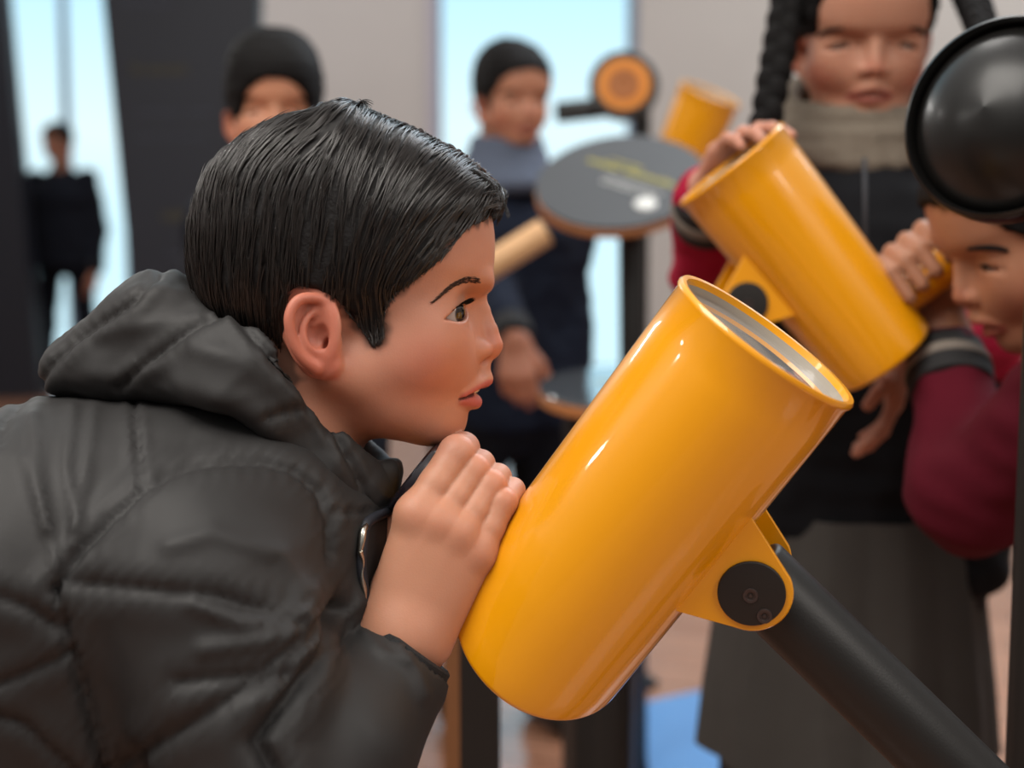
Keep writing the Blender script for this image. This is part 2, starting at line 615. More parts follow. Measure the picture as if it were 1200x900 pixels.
fl = box('floor', (-6, -2.2, -0.1), (6, YB + 0.3, 0.0), M['floor'], None, 0.001); tag(fl, 'polished brown wooden floor of the exhibition hall', 'floor', kind='structure')
x0, x1 = XB(508), XB(744)
xl0, xl1 = XB(-10), XB(158)
for nm, a, b, z0, z1 in (('wall_back', x1, 6.0, 0, 4.2), ('wall_back.001', xl1, x0, 0, 4.2), ('wall_back.002', -6.0, xl0, 0, 4.2), ('wall_back.003', x0, x1, 3.4, 4.2), ('wall_back.004', xl0, xl1, 3.4, 4.2)):
    o = box(nm, (a, YB, z0), (b, YB + 0.25, z1), M['wall'], None, 0.003); tag(o, 'pale grey plaster wall with tall windows', 'wall', kind='structure')
o = box('wall_left', (-6.2, -2.2, 0), (-6.0, YB + 0.25, 4.2), M['wall'], None, 0.003); tag(o, 'plain grey side wall', 'wall', kind='structure')
o = box('wall_right', (6.0, -2.2, 0), (6.2, YB + 0.25, 4.2), M['wall'], None, 0.003); tag(o, 'plain grey side wall', 'wall', kind='structure')


def window(nm, a, b, mulls, rails, label):
    r = empty(nm, ((a + b) / 2, YB, 0)); tag(r, label, 'window', kind='structure')
    y = YB + 0.10
    w = 0.06
    for (p, q, s, t) in ((a, a + w, 0, 3.4), (b - w, b, 0, 3.4), (a, b, 3.34, 3.4), (a, b, 0, 0.07)):
        box('window_frame', (p, y, s), (q, y + 0.06, t), M['frame'], r, 0.004)
    for m_, ww in mulls: box('mullion', (m_ - ww, y, 0.07), (m_ + ww, y + 0.06, 3.34), M['frame'], r, 0.004)
    for z_ in rails: box('window_rail', (a, y, z_ - 0.02), (b, y + 0.06, z_ + 0.02), M['frame'], r, 0.004)
    box('window_glass', (a, y + 0.025, 0.07), (b, y + 0.033, 3.34), M['glass'], r, 0.001)


window('window_1', x0, x1, [], [], 'tall bright window behind the person in navy')
window('window_2', xl0, xl1, [(XB(82), 0.022)], [], 'tall bright window at the far left')
# pale reveal at the left side of the middle window
o = box('trim_1', (x0 - 0.02, YB - 0.03, 0), (XB(514), YB - 0.002, 4.2), M['wall_cool'], None, 0.004); tag(o, 'pale trim beside the middle window', 'trim', kind='structure')
o = box('baseboard_back', (x1, YB - 0.02, 0), (5.98, YB - 0.002, 0.09), M['frame'], None, 0.004); tag(o, 'low baseboard along the grey wall', 'baseboard', kind='structure')
# ------------------------------------------------------------------ head shape (units of the near boy; also used for the others)
HC = np.array([410.0, 290.0])
SKIN_OUT = [(576, 330), (579.5, 300), (579, 268), (573, 242), (557, 218), (535, 197), (505, 176), (465, 157), (430, 146), (400, 140), (365, 142),
            (335, 149), (300, 166), (270, 186), (251, 206), (240, 227), (234, 252), (233, 290), (240, 335), (258, 380), (290, 425), (350, 440),
            (420, 432), (480, 415), (530, 378), (560, 352)]
HAIR_OUT = [(588, 262), (596, 236), (596, 226), (589, 215), (577, 207), (562, 196), (545, 180), (520, 168), (498, 155), (466, 142), (436, 130), (424, 121), (406, 116),
            (386, 122), (368, 129), (340, 133), (317, 141), (294, 154), (268, 172), (246, 194), (234, 217), (226, 240), (220, 266), (219, 297),
            (226, 340), (246, 390), (290, 437), (350, 455), (420, 450), (490, 430), (540, 390), (572, 345), (582, 300)]


def radial(poly):
    p = np.array(poly, float) - HC
    th = np.arctan2(p[:, 1], p[:, 0]); r = np.hypot(p[:, 0], p[:, 1])
    o = np.argsort(th); th, r = th[o], r[o]
    g = np.linspace(-math.pi, math.pi, 361)
    R = np.interp(g, np.concatenate([th - 2 * math.pi, th, th + 2 * math.pi]), np.tile(r, 3))
    k = np.exp(-0.5 * (np.arange(-6, 7) / 2.0) ** 2); k /= k.sum()
    Rp = np.concatenate([R[-7:-1], R, R[1:7]])
    Rs = np.convolve(Rp, k, 'valid')
    return lambda t: np.interp(t, g, Rs)


R_SKIN, _RH = radial(SKIN_OUT), radial(HAIR_OUT)
R_HAIR = lambda t: _RH(t) - 6.0


def radial_fn(R, b, n=2.4):
    def fn(P):
        du = P[:, 0] - HC[0]; dv = P[:, 1] - HC[1]
        rho = np.hypot(du, dv) + 1e-6
        q = (rho / R(np.arctan2(dv, du))) ** n + (np.abs(P[:, 2]) / b) ** n
        return (np.maximum(q, 1e-9) ** (1 / n) - 1) * 128
    return fn


skull_fn = radial_fn(R_SKIN, 124.0)


def V3(px, py, w): return A(px, py, w)


EYE_C = A(522.5, 367.5, 50)
EYE_R = 22.5
GAZE = nrm([math.cos(math.radians(31)), 0.03, math.sin(math.radians(31))])


def rotw(deg):        # rotation about the vertical (v) axis, columns = local axes
    a = math.radians(deg); c, s_ = math.cos(a), math.sin(a)
    return np.array([[c, 0, s_], [0, 1, 0], [-s_, 0, c]])


LIDD = nrm([math.cos(math.radians(39)), 0.03, math.sin(math.radians(39))])


LIDX = nrm(np.cross(LIDD, [0, 1, 0])); LIDX = LIDX if LIDX[2] > 0 else -LIDX
_t = math.radians(14)
LIDL = nrm(LIDX * math.cos(_t) + np.array([0, 1.0, 0]) * math.sin(_t))      # towards the outer corner, a little down
LIDV = nrm(np.cross(LIDD, LIDL)); LIDV = LIDV if LIDV[1] > 0 else -LIDV    # downwards


def lid_edge(a, up=True, k=1.0):
    """Height of the lid edge at angle a along the opening."""
    q = a / 0.92
    return (-10.8 * k * (1 - abs(q + 0.18) ** 2.0 / 1.39) if up else 8.4 * k * (1 - abs(q) ** 2.2))


def lid_cut(P, k=1.0):
    q = P - EYE_C
    z = q @ LIDD; x = q @ LIDL; y = q @ LIDV
    a = np.arctan2(x, np.maximum(z, 1e-3))
    f_ = np.maximum((-10.8 * k * (1 - np.abs(a / 0.92 + 0.18) ** 2.0 / 1.39)) - y, y - 8.4 * k * (1 - np.abs(a / 0.92) ** 2.2))
    f_ = np.maximum(f_, (np.abs(a) - 0.95) * 22)
    f_ = np.maximum(f_, 15 - np.sqrt((q * q).sum(1)))
    return np.maximum(f_, -z) * 0.85


def lid_point(a, up=True, k=1.0, r=24.9):
    y = lid_edge(a, up, k); c = math.sqrt(max(r * r - y * y, 1))
    return EYE_C + LIDD * (c * math.cos(a)) + LIDL * (c * math.sin(a)) + LIDV * y


HEAD = [
    Op('u', 0, skull_fn, True),
    Op('u', 34, ell(A(488, 398, 52), (60, 58, 50)), True),            # cheekbone
    Op('u', 30, ell((455, 430, 0), (88, 62, 104)), True),              # lower face
    Op('u', 26, ell((507, 424, 0), (56, 64, 62)), True),               # front of the jaws
    Op('u', 22, ell((517, 491, 0), (30, 30, 36)), True),               # chin
    Op('u', 26, cone(A(398, 436, 90), A(500, 492, 30), 22, 25), True),  # jaw line
    Op('u', 28, ell((462, 474, 0), (66, 40, 72)), True),               # under the chin
    Op('u', 26, cone((352, 410, 0), (318, 620, 0), 88, 92), False),     # neck
    Op('u', 14, ell((556, 331, 24), (20, 13, 28)), True),              # brow ridge
    Op('s', 20, ell((566, 362, 52), (25, 14, 23)), True),              # eye socket
    Op('u', 12, cone((552, 362, 7), (556, 408, 11), 9, 12), True),      # sides of the nose
    Op('u', 9, ell(EYE_C, (25.3, 25.3, 25.3)), True),                  # lids
    Op('u', 11, multi([cone((558, 346, 0), (565, 364, 0), 9, 9.2), cone((565, 364, 0), (573, 388, 0), 9.2, 10.5), cone((573, 388, 0), (576.0, 404, 0), 10.5, 13.6)], 3), False),
    Op('u', 8, ell((558, 411, 16), (18, 11.5, 12)), True),            # nostril wing
    Op('u', 6, cone((577, 414, 0), (566, 427, 0), 6, 5), False),
    Op('s', 4, ell((569, 425, 9), (7.5, 5, 4.5)), True),
    Op('u', 9, cone((566, 432, 0), (568, 442, 0), 8, 8), False),       # philtrum
    Op('u', 10, smooth_chain([(567, 446, 0), (562, 449.5, 15), (545, 462, 37)], [8.4, 6.4, 2.5]), True),    # upper lip
    Op('u', 9, smooth_chain([(556.5, 471, 0), (552, 470.5, 15), (540, 468, 35)], [8.6, 6.8, 2.5]), True),      # lower lip
    Op('s', 3, chain([(577, 456, 0), (566, 459.5, 14), (541, 467.5, 41)], [4.0, 3.2, 1.0]), True),   # parted mouth
]

# ear
EARN = nrm([-0.34, 0.0, 1.0])
_ex = nrm(np.cross([0, 1, 0], EARN)); EARR = np.stack([_ex, [0, 1, 0], EARN], 1)
EW = lambda px: 106 + (396 - px) * 0.40


def E(px, py, dw=0.0): return A(px, py, EW(px) + dw)


EAR = [
    Op('u', 10, multi([ell(E(366, 384, -6), (35, 42, 9), EARR), ell(E(374, 418, -5), (25, 24, 8), EARR)], 12), True),
    Op('s', 7, ell(E(366, 386, 9), (21, 31, 11), EARR), True),
    Op('u', 4, smooth_chain([E(389, 378, 1), E(390, 362, 3), E(380, 353, 5), E(366, 349, 6), E(352, 351, 7), E(343, 360, 7), E(339, 374, 7), E(341, 391, 6), E(347, 408, 5), E(357, 421, 3), E(371, 431, 1)],
                     [4, 5, 5.5, 6, 6.2, 6.2, 6, 5.8, 6, 7, 8]), True),
    Op('u', 5, ell(E(384, 429, 0), (16, 12, 7.5), EARR), True),
    Op('u', 6, smooth_chain([E(378, 362, -1), E(364, 368, 1), E(355, 384, 3), E(358, 402, 4), E(369, 412, 3), E(381, 414, 2)], [3, 4, 4.6, 5, 5.4, 5]), True),
    Op('u', 5, smooth_chain([E(391, 376, 0), E(380, 379, 0), E(368, 383, -1)], [3.5, 3.2, 2.4]), True),
    Op('s', 5, ell(E(373, 394, 5), (11, 13, 9), EARR), True),
    Op('s', 4, ell(E(385, 405, 3), (6, 8, 8), EARR), True),
    Op('u', 5, ell(A(395, 400, 112), (5.5, 9, 9)), True),
]

CUTEYE = [Op('s', 1.2, lid_cut, True)]
FACE = HEAD + EAR + CUTEYE
BALD = HEAD[:9]

# hair outline seen from the side
HAIRLINE = [(700, 250), (590, 251), (572, 256), (551, 264), (531, 284), (508, 311), (482, 331), (461, 346), (452, 358), (449, 380), (447, 398), (438, 405), (429, 393), (415, 374),
            (404, 362), (391, 353), (372, 341), (350, 337), (336, 346), (330, 366), (333, 392), (345, 425), (352, 445), (330, 470), (200, 480), (100, 300), (150, 50), (450, 0), (700, 100)]
hair_poly = poly_sdf(HAIRLINE)


def hair_thick(P):
    du = P[:, 0] - HC[0]; dv = P[:, 1] - HC[1]
    th = np.arctan2(dv, du)
    t0 = R_HAIR(th) - R_SKIN(th)
    q = np.abs(P[:, 2]) / 124.0
    side = 7.5 - 5.0 * smoothstep(330, 400, P[:, 1])
    return side + (np.maximum(t0, 2) - side) * np.clip(1 - q ** 2.2, 0, 1)


def hair_base(P):
    du = P[:, 0] - HC[0]; dv = P[:, 1] - HC[1]
    rh = radial_fn(R_HAIR, 131.0)(P)
    sk = evalops(BALD[:4], P) - hair_thick(P)
    low = smoothstep(300, 370, P[:, 1])
    return rh * (1 - low) + np.minimum(sk, rh + 6) * low


HAIR = [Op('u', 0, hair_base, True, True),
        Op('i', 9, lambda P: hair_poly(app(P)), False, True)]


# ------------------------------------------------------------------ helper to put an implicit body of the near boy into the world
def unit_obj(name, ops, h, lo, hi, m, parent, colfn=None, dispfn=None):
    V, N, F = surface(ops, h, lo, hi)
    if dispfn is not None:
        V = V + N * dispfn(V, N)[:, None]
    cols = colfn(V, N) if colfn else None
    Wv = U2W(V)
    return link_mesh(name, Wv, F[:, ::-1] if flip_needed(Wv, F, N) else F, m, parent, cols=cols), V, N


def flip_needed(Wv, F, N):
    Nw = N[:, 0:1] * RIGHT - N[:, 1:2] * UP - N[:, 2:3] * FWD
    f_ = F[:: max(1, len(F) // 500)]
    fn = np.cross(Wv[f_[:, 1]] - Wv[f_[:, 0]], Wv[f_[:, 2]] - Wv[f_[:, 0]])
    return (fn * Nw[f_[:, 0]]).sum() < 0


# ------------------------------------------------------------------ colours of a head
SK = np.array([0.49, 0.228, 0.150])


def g2(P, c, r):
    return np.exp(-(((P - np.array(c)) / np.array(r)) ** 2).sum(1))


def mixc(c, col, w):
    return c * (1 - w[:, None]) + np.array(col) * w[:, None]


def skin_colour(P, base=SK, scalp=True, lipk=1.0):
    Q = P.copy(); Q[:, 2] = np.abs(Q[:, 2])
    c = np.tile(np.array(base), (len(P), 1))
    red = np.array(base) * np.array([1.02, 0.64, 0.62])
    c = mixc(c, red, 0.55 * g2(Q, A(500, 432, 80), (44, 40, 60)))
    c = mixc(c, red, 0.6 * g2(Q, (578, 404, 0), (20, 18, 22)))
    a2 = app(Q)
    ear = smoothstep(94, 104, Q[:, 2]) * (a2[:, 0] < 400) * (a2[:, 0] > 325) * (a2[:, 1] > 338) * (a2[:, 1] < 446)
    ear = ear * smoothstep(404, 392, a2[:, 0])
    c = mixc(c, red * [1.0, 1.0, 1.0], 0.75 * ear)
    lobe = g2(np.c_[a2, Q[:, 2]], (382, 425, 112), (26, 22, 60))
    c = mixc(c, red, 0.6 * lobe)
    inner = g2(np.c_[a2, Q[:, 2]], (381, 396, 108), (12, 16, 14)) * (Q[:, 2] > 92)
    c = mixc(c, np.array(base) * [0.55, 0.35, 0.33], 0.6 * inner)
    lip = np.array(base) * [0.92, 0.46, 0.62]
    up = polyline_dist(np.c_[Q[:, 1], Q[:, 2]], [(449.5, 0), (450.5, 12), (456, 24), (464, 38)])
    lw = polyline_dist(np.c_[Q[:, 1], Q[:, 2]], [(470, 0), (470, 14), (468, 36)])
    front = smoothstep(536, 545, Q[:, 0])
    c = mixc(c, lip, 0.85 * lipk * front * smoothstep(7, 3.5, up))
    c = mixc(c, lip, 0.9 * lipk * front * smoothstep(8.5, 5, lw))
    gap = polyline_dist(np.c_[Q[:, 1], Q[:, 2]], [(456.5, 0), (459.5, 14), (467, 39)])
    deep = chain([(570, 456.5, 0), (562, 459.5, 14), (540, 467.5, 41)], [4.3, 3.6, 1.5])(Q)
    c = mixc(c, (0.07, 0.015, 0.02), smoothstep(1.0, -0.4, deep) * (Q[:, 0] > 530) * smoothstep(5, 3, gap))
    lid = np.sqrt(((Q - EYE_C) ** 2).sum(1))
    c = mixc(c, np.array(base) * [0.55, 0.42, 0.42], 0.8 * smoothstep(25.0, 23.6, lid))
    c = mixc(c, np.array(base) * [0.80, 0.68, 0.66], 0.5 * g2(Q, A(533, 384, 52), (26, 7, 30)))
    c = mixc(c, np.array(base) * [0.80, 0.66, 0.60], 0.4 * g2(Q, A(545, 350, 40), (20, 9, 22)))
    if scalp:
        hp = hair_poly(a2)
        n_ = fnoise(Q, 9)
        c = mixc(c, np.array([0.03, 0.02, 0.017]), 0.75 * smoothstep(9, -3, hp + 4 * n_) * (Q[:, 2] < 124 + 0 * hp) * (1 - ear))
    return c


def eyeball(name, root, Cw, Rw, gaze, iris=(0.014, 0.008, 0.005)):
    """Eyeball with iris and pupil colours, cornea bulge."""
    x, y, z = frame_of(gaze)
    V, F, C = [], [], []
    nth, nph = 40, 48
    for i in range(nth + 1):
        t = math.pi * i / nth
        for j in range(nph):
            p = 2 * math.pi * j / nph
            r = Rw * (1 + 0.05 * math.exp(-(t / 0.34) ** 2))
            V.append(np.asarray(Cw) + r * (math.cos(t) * z + math.sin(t) * (math.cos(p) * x + math.sin(p) * y)))
            if t < 0.19: C.append((0.004, 0.004, 0.004))
            elif t < 0.44:
                k = 0.7 + 0.5 * random.random(); C.append((iris[0] * k, iris[1] * k, iris[2] * k))
            elif t < 0.52: C.append((0.05, 0.04, 0.04))
            else: C.append((0.50, 0.45, 0.42))
    for i in range(nth):
        for j in range(nph):
            j2 = (j + 1) % nph
            F.append((i * nph + j, (i + 1) * nph + j, (i + 1) * nph + j2, i * nph + j2))
    return link_mesh(name, V, F, M['eye'], root, True, np.array(C))


# ------------------------------------------------------------------ strands
def strands(name, paths, radius, m, parent, taper=0.10):
    """paths: list of (n,3) world arrays -> one curves object."""
    base = np.array(root_loc(parent))
    hc = bpy.data.hair_curves.new(name)
    sizes = [len(p) for p in paths]
    hc.add_curves(sizes)
    P = np.concatenate(paths) - base
    hc.points.foreach_set('position', P.astype(np.float32).ravel())
    R = np.concatenate([radius * (1 - (1 - taper) * np.linspace(0, 1, n) ** 2) * np.minimum(1, 0.15 + 3.5 * np.linspace(0, 1, n)) for n in sizes]).astype(np.float32)
    hc.points.foreach_set('radius', R)
    hc.materials.append(m)
    o = bpy.data.objects.new(name, hc); COL.objects.link(o); o.parent = parent
    return o


def grad(ops, P, e_=0.6):
    return np.stack([(evalops(ops, P + e_ * np.eye(3)[q]) - evalops(ops, P - e_ * np.eye(3)[q])) / (2 * e_) for q in range(3)], 1)


def unitrows(G): return G / np.sqrt((G * G).sum(1) + 1e-12)[:, None]


# ------------------------------------------------------------------ the near boy
boy = empty('person', U2W([(200, 1500, 0)])[0],
            'person in a black quilted jacket, in profile, chin on hand at the near telescope', 'person')

# eyepiece geometry shared with the near telescope
EP0 = A(487, 560, 38)
EPA = nrm([0.787, 0.617, 0.0]); EPQ = nrm([0.617, -0.787, 0.0]); EPN = np.array([0, 0, 1.0])
EPR = 43.0


def ring(ax, R, ang):
    """Point around the eyepiece: ax along it, ang from the camera side towards the top."""
    a = math.radians(ang)
    return EP0 + EPA * ax + R * (math.cos(a) * EPN + math.sin(a) * EPQ)


WR = A(472, 748, 92)
HAND = []
fing = [  # along-axis of PIP, radius, mcp, ring angles
    (20, 20.5, A(488, 604, 94), 60), (47, 18.0, A(513, 614, 96), 58), (72, 17.5, A(537, 628, 94), 56), (94, 15.8, A(560, 648, 88), 48)]
HAND.append(Op('u', 0, cone(A(400, 860, 75), WR, 50, 41), False))
HAND.append(Op('u', 26, multi([cone(A(452, 738, 88), fing[0][2] + [2, 2, -5], 31, 25), cone(A(470, 742, 92), fing[1][2] + [0, 2, -4], 33, 25),
                               cone(A(488, 746, 92), fing[2][2] + [0, 2, -4], 32, 24), cone(A(500, 748, 86), fing[3][2] + [-2, 2, -5], 29, 22)], 18), False))
fin = []
for ax, r, mcp, a1 in fing:
    R_ = EPR + r - 2
    pip = ring(ax, R_, a1); dip = ring(ax + 2, R_, a1 + 46); tip = ring(ax + 3, R_ - 1, a1 + 84)
    fin.append(chain([mcp, (mcp + pip) / 2 + [0, 0, 1], pip, dip, tip], [r * 1.10, r * 0.98, r * 1.0, r * 0.9, r * 0.78], 5))
HAND.append(Op('u', 11, lambda P: fin[0](P))); HAND.append(Op('u', 4.5, lambda P: smin(fin[0](P), fin[1](P), 3.0)))
HAND[-2].fn = fin[0]; HAND[-1].fn = fin[1]
# keep the fingers apart: each finger blends with the palm only
palm_fn = HAND[1].fn


def hand_fn(P):
    pl = smin(HAND[0].fn(P), palm_fn(P), 26)
    d = pl
    for f_ in fin: d = np.minimum(d, smin(pl, f_(P), 14))
    fs = [f_(P) for f_ in fin]
    m_ = fs[0]
    for q in fs[1:]: m_ = smin(m_, q, 1.2)
    d = smin(d, m_, 1.0)
    th = chain([A(462, 690, 70), A(472, 640, 40), ring(4, EPR + 16, -100), ring(14, EPR + 15, -140)], [26, 22, 18, 14], 6)(P)
    d = smin(d, th, 12)
    for kx, ky, kw in ((486, 600, 113), (512, 609, 116), (537, 621, 114), (559, 646, 107)):
        d = smin(d, ell(A(kx, ky, kw - 14), (12, 11, 8))(P), 18)
    return d


BODY = FACE + [Op('u', 1.5, hand_fn),
               Op('u', 40, multi([cone((318, 600, 0), (215, 760, 0), 88, 110), cone((250, 690, 60), A(250, 700, 175), 60, 44), cone(A(250, 700, 175), A(335, 950, 200), 42, 38),
                                  cone(A(335, 950, 200), A(400, 860, 90), 38, 44), cone((215, 760, 0), (-250, 860, 0), 100, 120)], 30))]


def body_col(V, N):
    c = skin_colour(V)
    a2 = app_signed(V)
    hand = smoothstep(520, 545, V[:, 1]) * (V[:, 2] > -60) * (a2[:, 0] > 425)
    base = np.array([0.50, 0.235, 0.145])
    hcv = np.tile(base, (len(V), 1))
    for p in [f_[2] + [0, -2, 12] for f_ in fing] + [ring(f_[0], EPR + 2 * f_[1], f_[3]) for f_ in fing]:
        hcv = mixc(hcv, base * [1.08, 0.80, 0.76], 0.3 * g2(V, p, (18, 15, 18)))
    hcv = mixc(hcv, base * [0.85, 0.78, 0.80], 0.3 * smoothstep(640, 760, V[:, 1]))
    return c * (1 - hand[:, None]) + hcv * hand[:, None]


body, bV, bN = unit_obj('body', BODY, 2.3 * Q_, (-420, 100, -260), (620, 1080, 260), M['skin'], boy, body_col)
for sgn in (1, -1):
    c_ = EYE_C * [1, 1, sgn]
    gz = GAZE if sgn > 0 else nrm([0.80, 0.03, 0.42])
    gw = gz[0] * RIGHT - gz[1] * UP - gz[2] * FWD
    eyeball('eye', boy, U2W([c_])[0], EYE_R * S, gw)
# teeth
tb = [Op('u', 0, multi([ell((556 - q * q * 0.7, 455.5, q * 5.2), (6, 5.2, 3.0)) for q in range(-3, 4)], 0.5))]
unit_obj('teeth', tb, 0.9, (540, 445, -22), (570, 465, 22), mat('teeth', srgb(236, 230, 222), rough=0.15, coat=0.5), boy)


# hair: dense cap plus combed strands
def hair_disp(V, N):
    return -1.4 + 0.5 * fnoise(V, 6, (1, 0.35, 1))


hair, hV, hN = unit_obj('hair', HAIR, 3.0 * Q_, (190, 95, -150), (620, 480, 150), M['hair'], boy, None, hair_disp)


def flow(P, N):
    a2 = app(P); x, y = a2[:, 0], a2[:, 1]
    sg = np.where(P[:, 2] > -40, 1.0, -1.0)
    fx = np.interp(x, [220, 260, 320, 370, 400, 440, 500, 560, 600], [-0.55, -0.75, -0.85, -0.75, -0.35, -0.30, -0.50, -0.55, -0.5])
    drop = smoothstep(150, 250, y)
    fx = fx * (1 - drop) + np.interp(x, [220, 300, 400, 450, 500, 560], [-0.15, -0.12, -0.10, -0.38, -0.60, -0.8]) * drop
    low = smoothstep(320, 350, y) * smoothstep(400, 425, x)
    fx = fx * (1 - low) + 0.1 * low
    fy = np.sqrt(np.maximum(1 - fx * fx, 0.05))
    fw = sg * 0.9 * np.clip(-N[:, 1], 0, 1)
    d = np.stack([fx, fy, fw], 1)
    d = d - (d * N).sum(1)[:, None] * N
    return unitrows(d)


def grow(P0, steps, ds, lift=0.6, jit=0.06):
    """March strands along the flow over the hair surface."""
    P = P0.copy(); out = [P.copy()]
    jv = rng.normal(size=P.shape) * jit
    for i in range(steps):
        N = unitrows(grad(HAIR[:1], P))
        d = unitrows(flow(P, N) + jv)
        P = P + d * ds
        f0 = evalops(HAIR[:1], P)
        P = P - N * np.clip(f0 - lift, -3, 3)[:, None]
        out.append(P.copy())
    return np.stack(out, 1)


nv = len(hV)
pk = rng.permutation(nv)
cand = hV[pk]; candN = hN[pk]
facing = (candN[:, 2] > -0.25) | (candN[:, 1] < -0.5)
cand = cand[facing]
NG = 2300
gseed = cand[:NG]
gseed = gseed - unitrows(grad(HAIR[:1], gseed)) * (evalops(HAIR[:1], gseed) - 0.7)[:, None]
g_len = 11
G_ = grow(gseed, g_len, 5.2, 0.7, 0.05)
hp_all = hair_poly(app(G_.reshape(-1, 3))).reshape(G_.shape[:2])
paths = []
for i in range(NG):
    n_ok = g_len + 1
    bad = np.nonzero(hp_all[i] > 3.0)[0]
    if len(bad): n_ok = bad[0]
    if n_ok < 4: continue
    L = G_[i, :n_ok]
    tg = unitrows(np.gradient(L, axis=0))
    top = float(smoothstep(250, 160, L[0, 1]))
    nch = 7
    spread = 2.6 - 0.6 * top
    for c in range(nch):
        off = rng.normal(size=3) * spread
        t = np.linspace(0, 1, n_ok)[:, None]
        o_ = off - (off @ tg[0]) * tg[0]
        paths.append(U2W(L + o_ * (0.9 - 0.65 * np.sin(t * 2.6)) + rng.normal(size=3) * 0.25))
# wet ridges along the top, standing slightly proud
for i in range(44):
    u0 = 404 + i * 3.8 + rng.normal() * 0.5
    v0 = np.interp(u0, [p[0] for p in HAIR_OUT[3:13]][::-1], [p[1] for p in HAIR_OUT[3:13]][::-1]) + 1
    P0 = np.array([[u0 + 6, v0 - 1, -14.0 + rng.normal() * 3]])
    L = grow(P0, 18, 4.2, 2.6 + 0.6 * (i % 2), 0.02)[0]
    for c in range(20):
        off = rng.normal(size=3) * [0.65, 0.65, 0.65]
        n_ = int(rng.integers(8, 19)); fall = np.linspace(0, 1, n_)[:, None] ** 2 * np.array([[0, 0, -1.8]])
        paths.append(U2W(L[:n_] + off + fall))
# the tuft at the crown and the quiff locks at the front
for i in range(46):
    u0 = rng.uniform(384, 426); w0 = rng.uniform(-40, 30)
    p0 = np.array([u0, 132 + abs(w0) * 0.1, w0])
    dirx = rng.uniform(-0.5, 0.9)
    mid = p0 + [dirx * 10, -13 - rng.uniform(0, 5), rng.uniform(-4, 10)]; end = p0 + [dirx * 26 + 4, -2, 16 + rng.uniform(0, 14)]
    t = np.linspace(0, 1, 9)[:, None]
    L = p0 * (1 - t) ** 2 + 2 * mid * t * (1 - t) + end * t ** 2
    for c in range(8): paths.append(U2W(L + rng.normal(size=3) * 1.2))
for i in range(44):
    w0 = rng.uniform(-62, 66); q = i / 44
    st = np.array([rng.uniform(505, 552), 0, w0]); st[1] = 176 + (st[0] - 505) * 0.55 + abs(w0) * 0.22
    hi_ = np.array([rng.uniform(560, 590), 0, w0 * 0.95 + 4]); hi_[1] = 196 + (hi_[0] - 556) * 0.62 + abs(w0) * 0.16 - rng.uniform(0, 6)
    en = np.array([rng.uniform(578, 600) - abs(w0) * 0.22, rng.uniform(226, 256), w0 * 0.9 + rng.uniform(0, 14)])
    t = np.linspace(0, 1, 12)[:, None]
    L = st * (1 - t) ** 3 + 3 * (st * 0.4 + hi_ * 0.6) * t * (1 - t) ** 2 + 3 * (hi_ + [10, 4, 0]) * t * t * (1 - t) + en * t ** 3
    for c in range(13): paths.append(U2W(L + rng.normal(size=3) * np.array([1.7, 1.7, 2.2]) * (1 - 0.55 * t)))
# side locks of the fringe sweeping from the quiff back over the temple
for i in range(26):
    st = A(rng.uniform(540, 588), rng.uniform(222, 246), rng.uniform(30, 75)); en = st + [-rng.uniform(24, 50), rng.uniform(14, 34), rng.uniform(8, 22)]
    t = np.linspace(0, 1, 9)[:, None]
    L = st * (1 - t) + en * t + np.array([0, -5, 6]) * np.sin(math.pi * t)
    for c in range(10): paths.append(U2W(L + rng.normal(size=3) * 1.3))
# fine hairs round the hairline, the sideburn and in front of the ear
hl = np.array(HAIRLINE[1:15], float)
for i in range(420):
    j = rng.integers(0, len(hl) - 1); q = rng.uniform(); p2 = hl[j] * (1 - q) + hl[j + 1] * q
    P0 = None
    w_ = 130.0
    base = A(p2[0] - rng.uniform(0, 8), p2[1] - rng.uniform(0, 8), 60)
    B_ = np.array([[base[0], base[1], w_]])
    for it in range(7):
        B_ = B_ - np.array([[0, 0, 1]]) * evalops(HEAD[:9], B_)[:, None] * 0.9
        q_ = A(p2[0], p2[1], float(B_[0, 2])); B_[0, :2] = q_[:2]
    if abs(evalops(HEAD[:9], B_)[0]) > 1.5 or hair_poly(app(B_))[0] > 4: continue
    d = np.array([0.25 + rng.normal() * 0.25, 0.8, 0.1]) if p2[0] < 470 else np.array([-0.75, 0.45 + rng.normal() * 0.3, 0.1])
    t = np.linspace(0, 1, 6)[:, None]
    Ls = rng.uniform(5, 13)
    L = B_ + [0, 0, 0.6] + (t - 0.45) * d * Ls
    paths.append(U2W(L + np.array([[0, 0, 1.6]]) * np.sin(t * 3.1)))
strands('hair_strands', paths, 0.00030, M['strand'], hair)

# brow and lashes
bp = []
lash = []
BROW = [(508, 354), (516, 347.5), (525, 339), (534, 332.5), (544, 328.5), (553, 327.5), (561, 329)]


def on_face(px, py, w0=70.0):
    w = w0
    for it in range(14):
        p = A(px, py, w); w = w - 0.8 * evalops(HEAD[:11], p[None])[0]
        w = max(w, 0.0)
    return A(px, py, w)


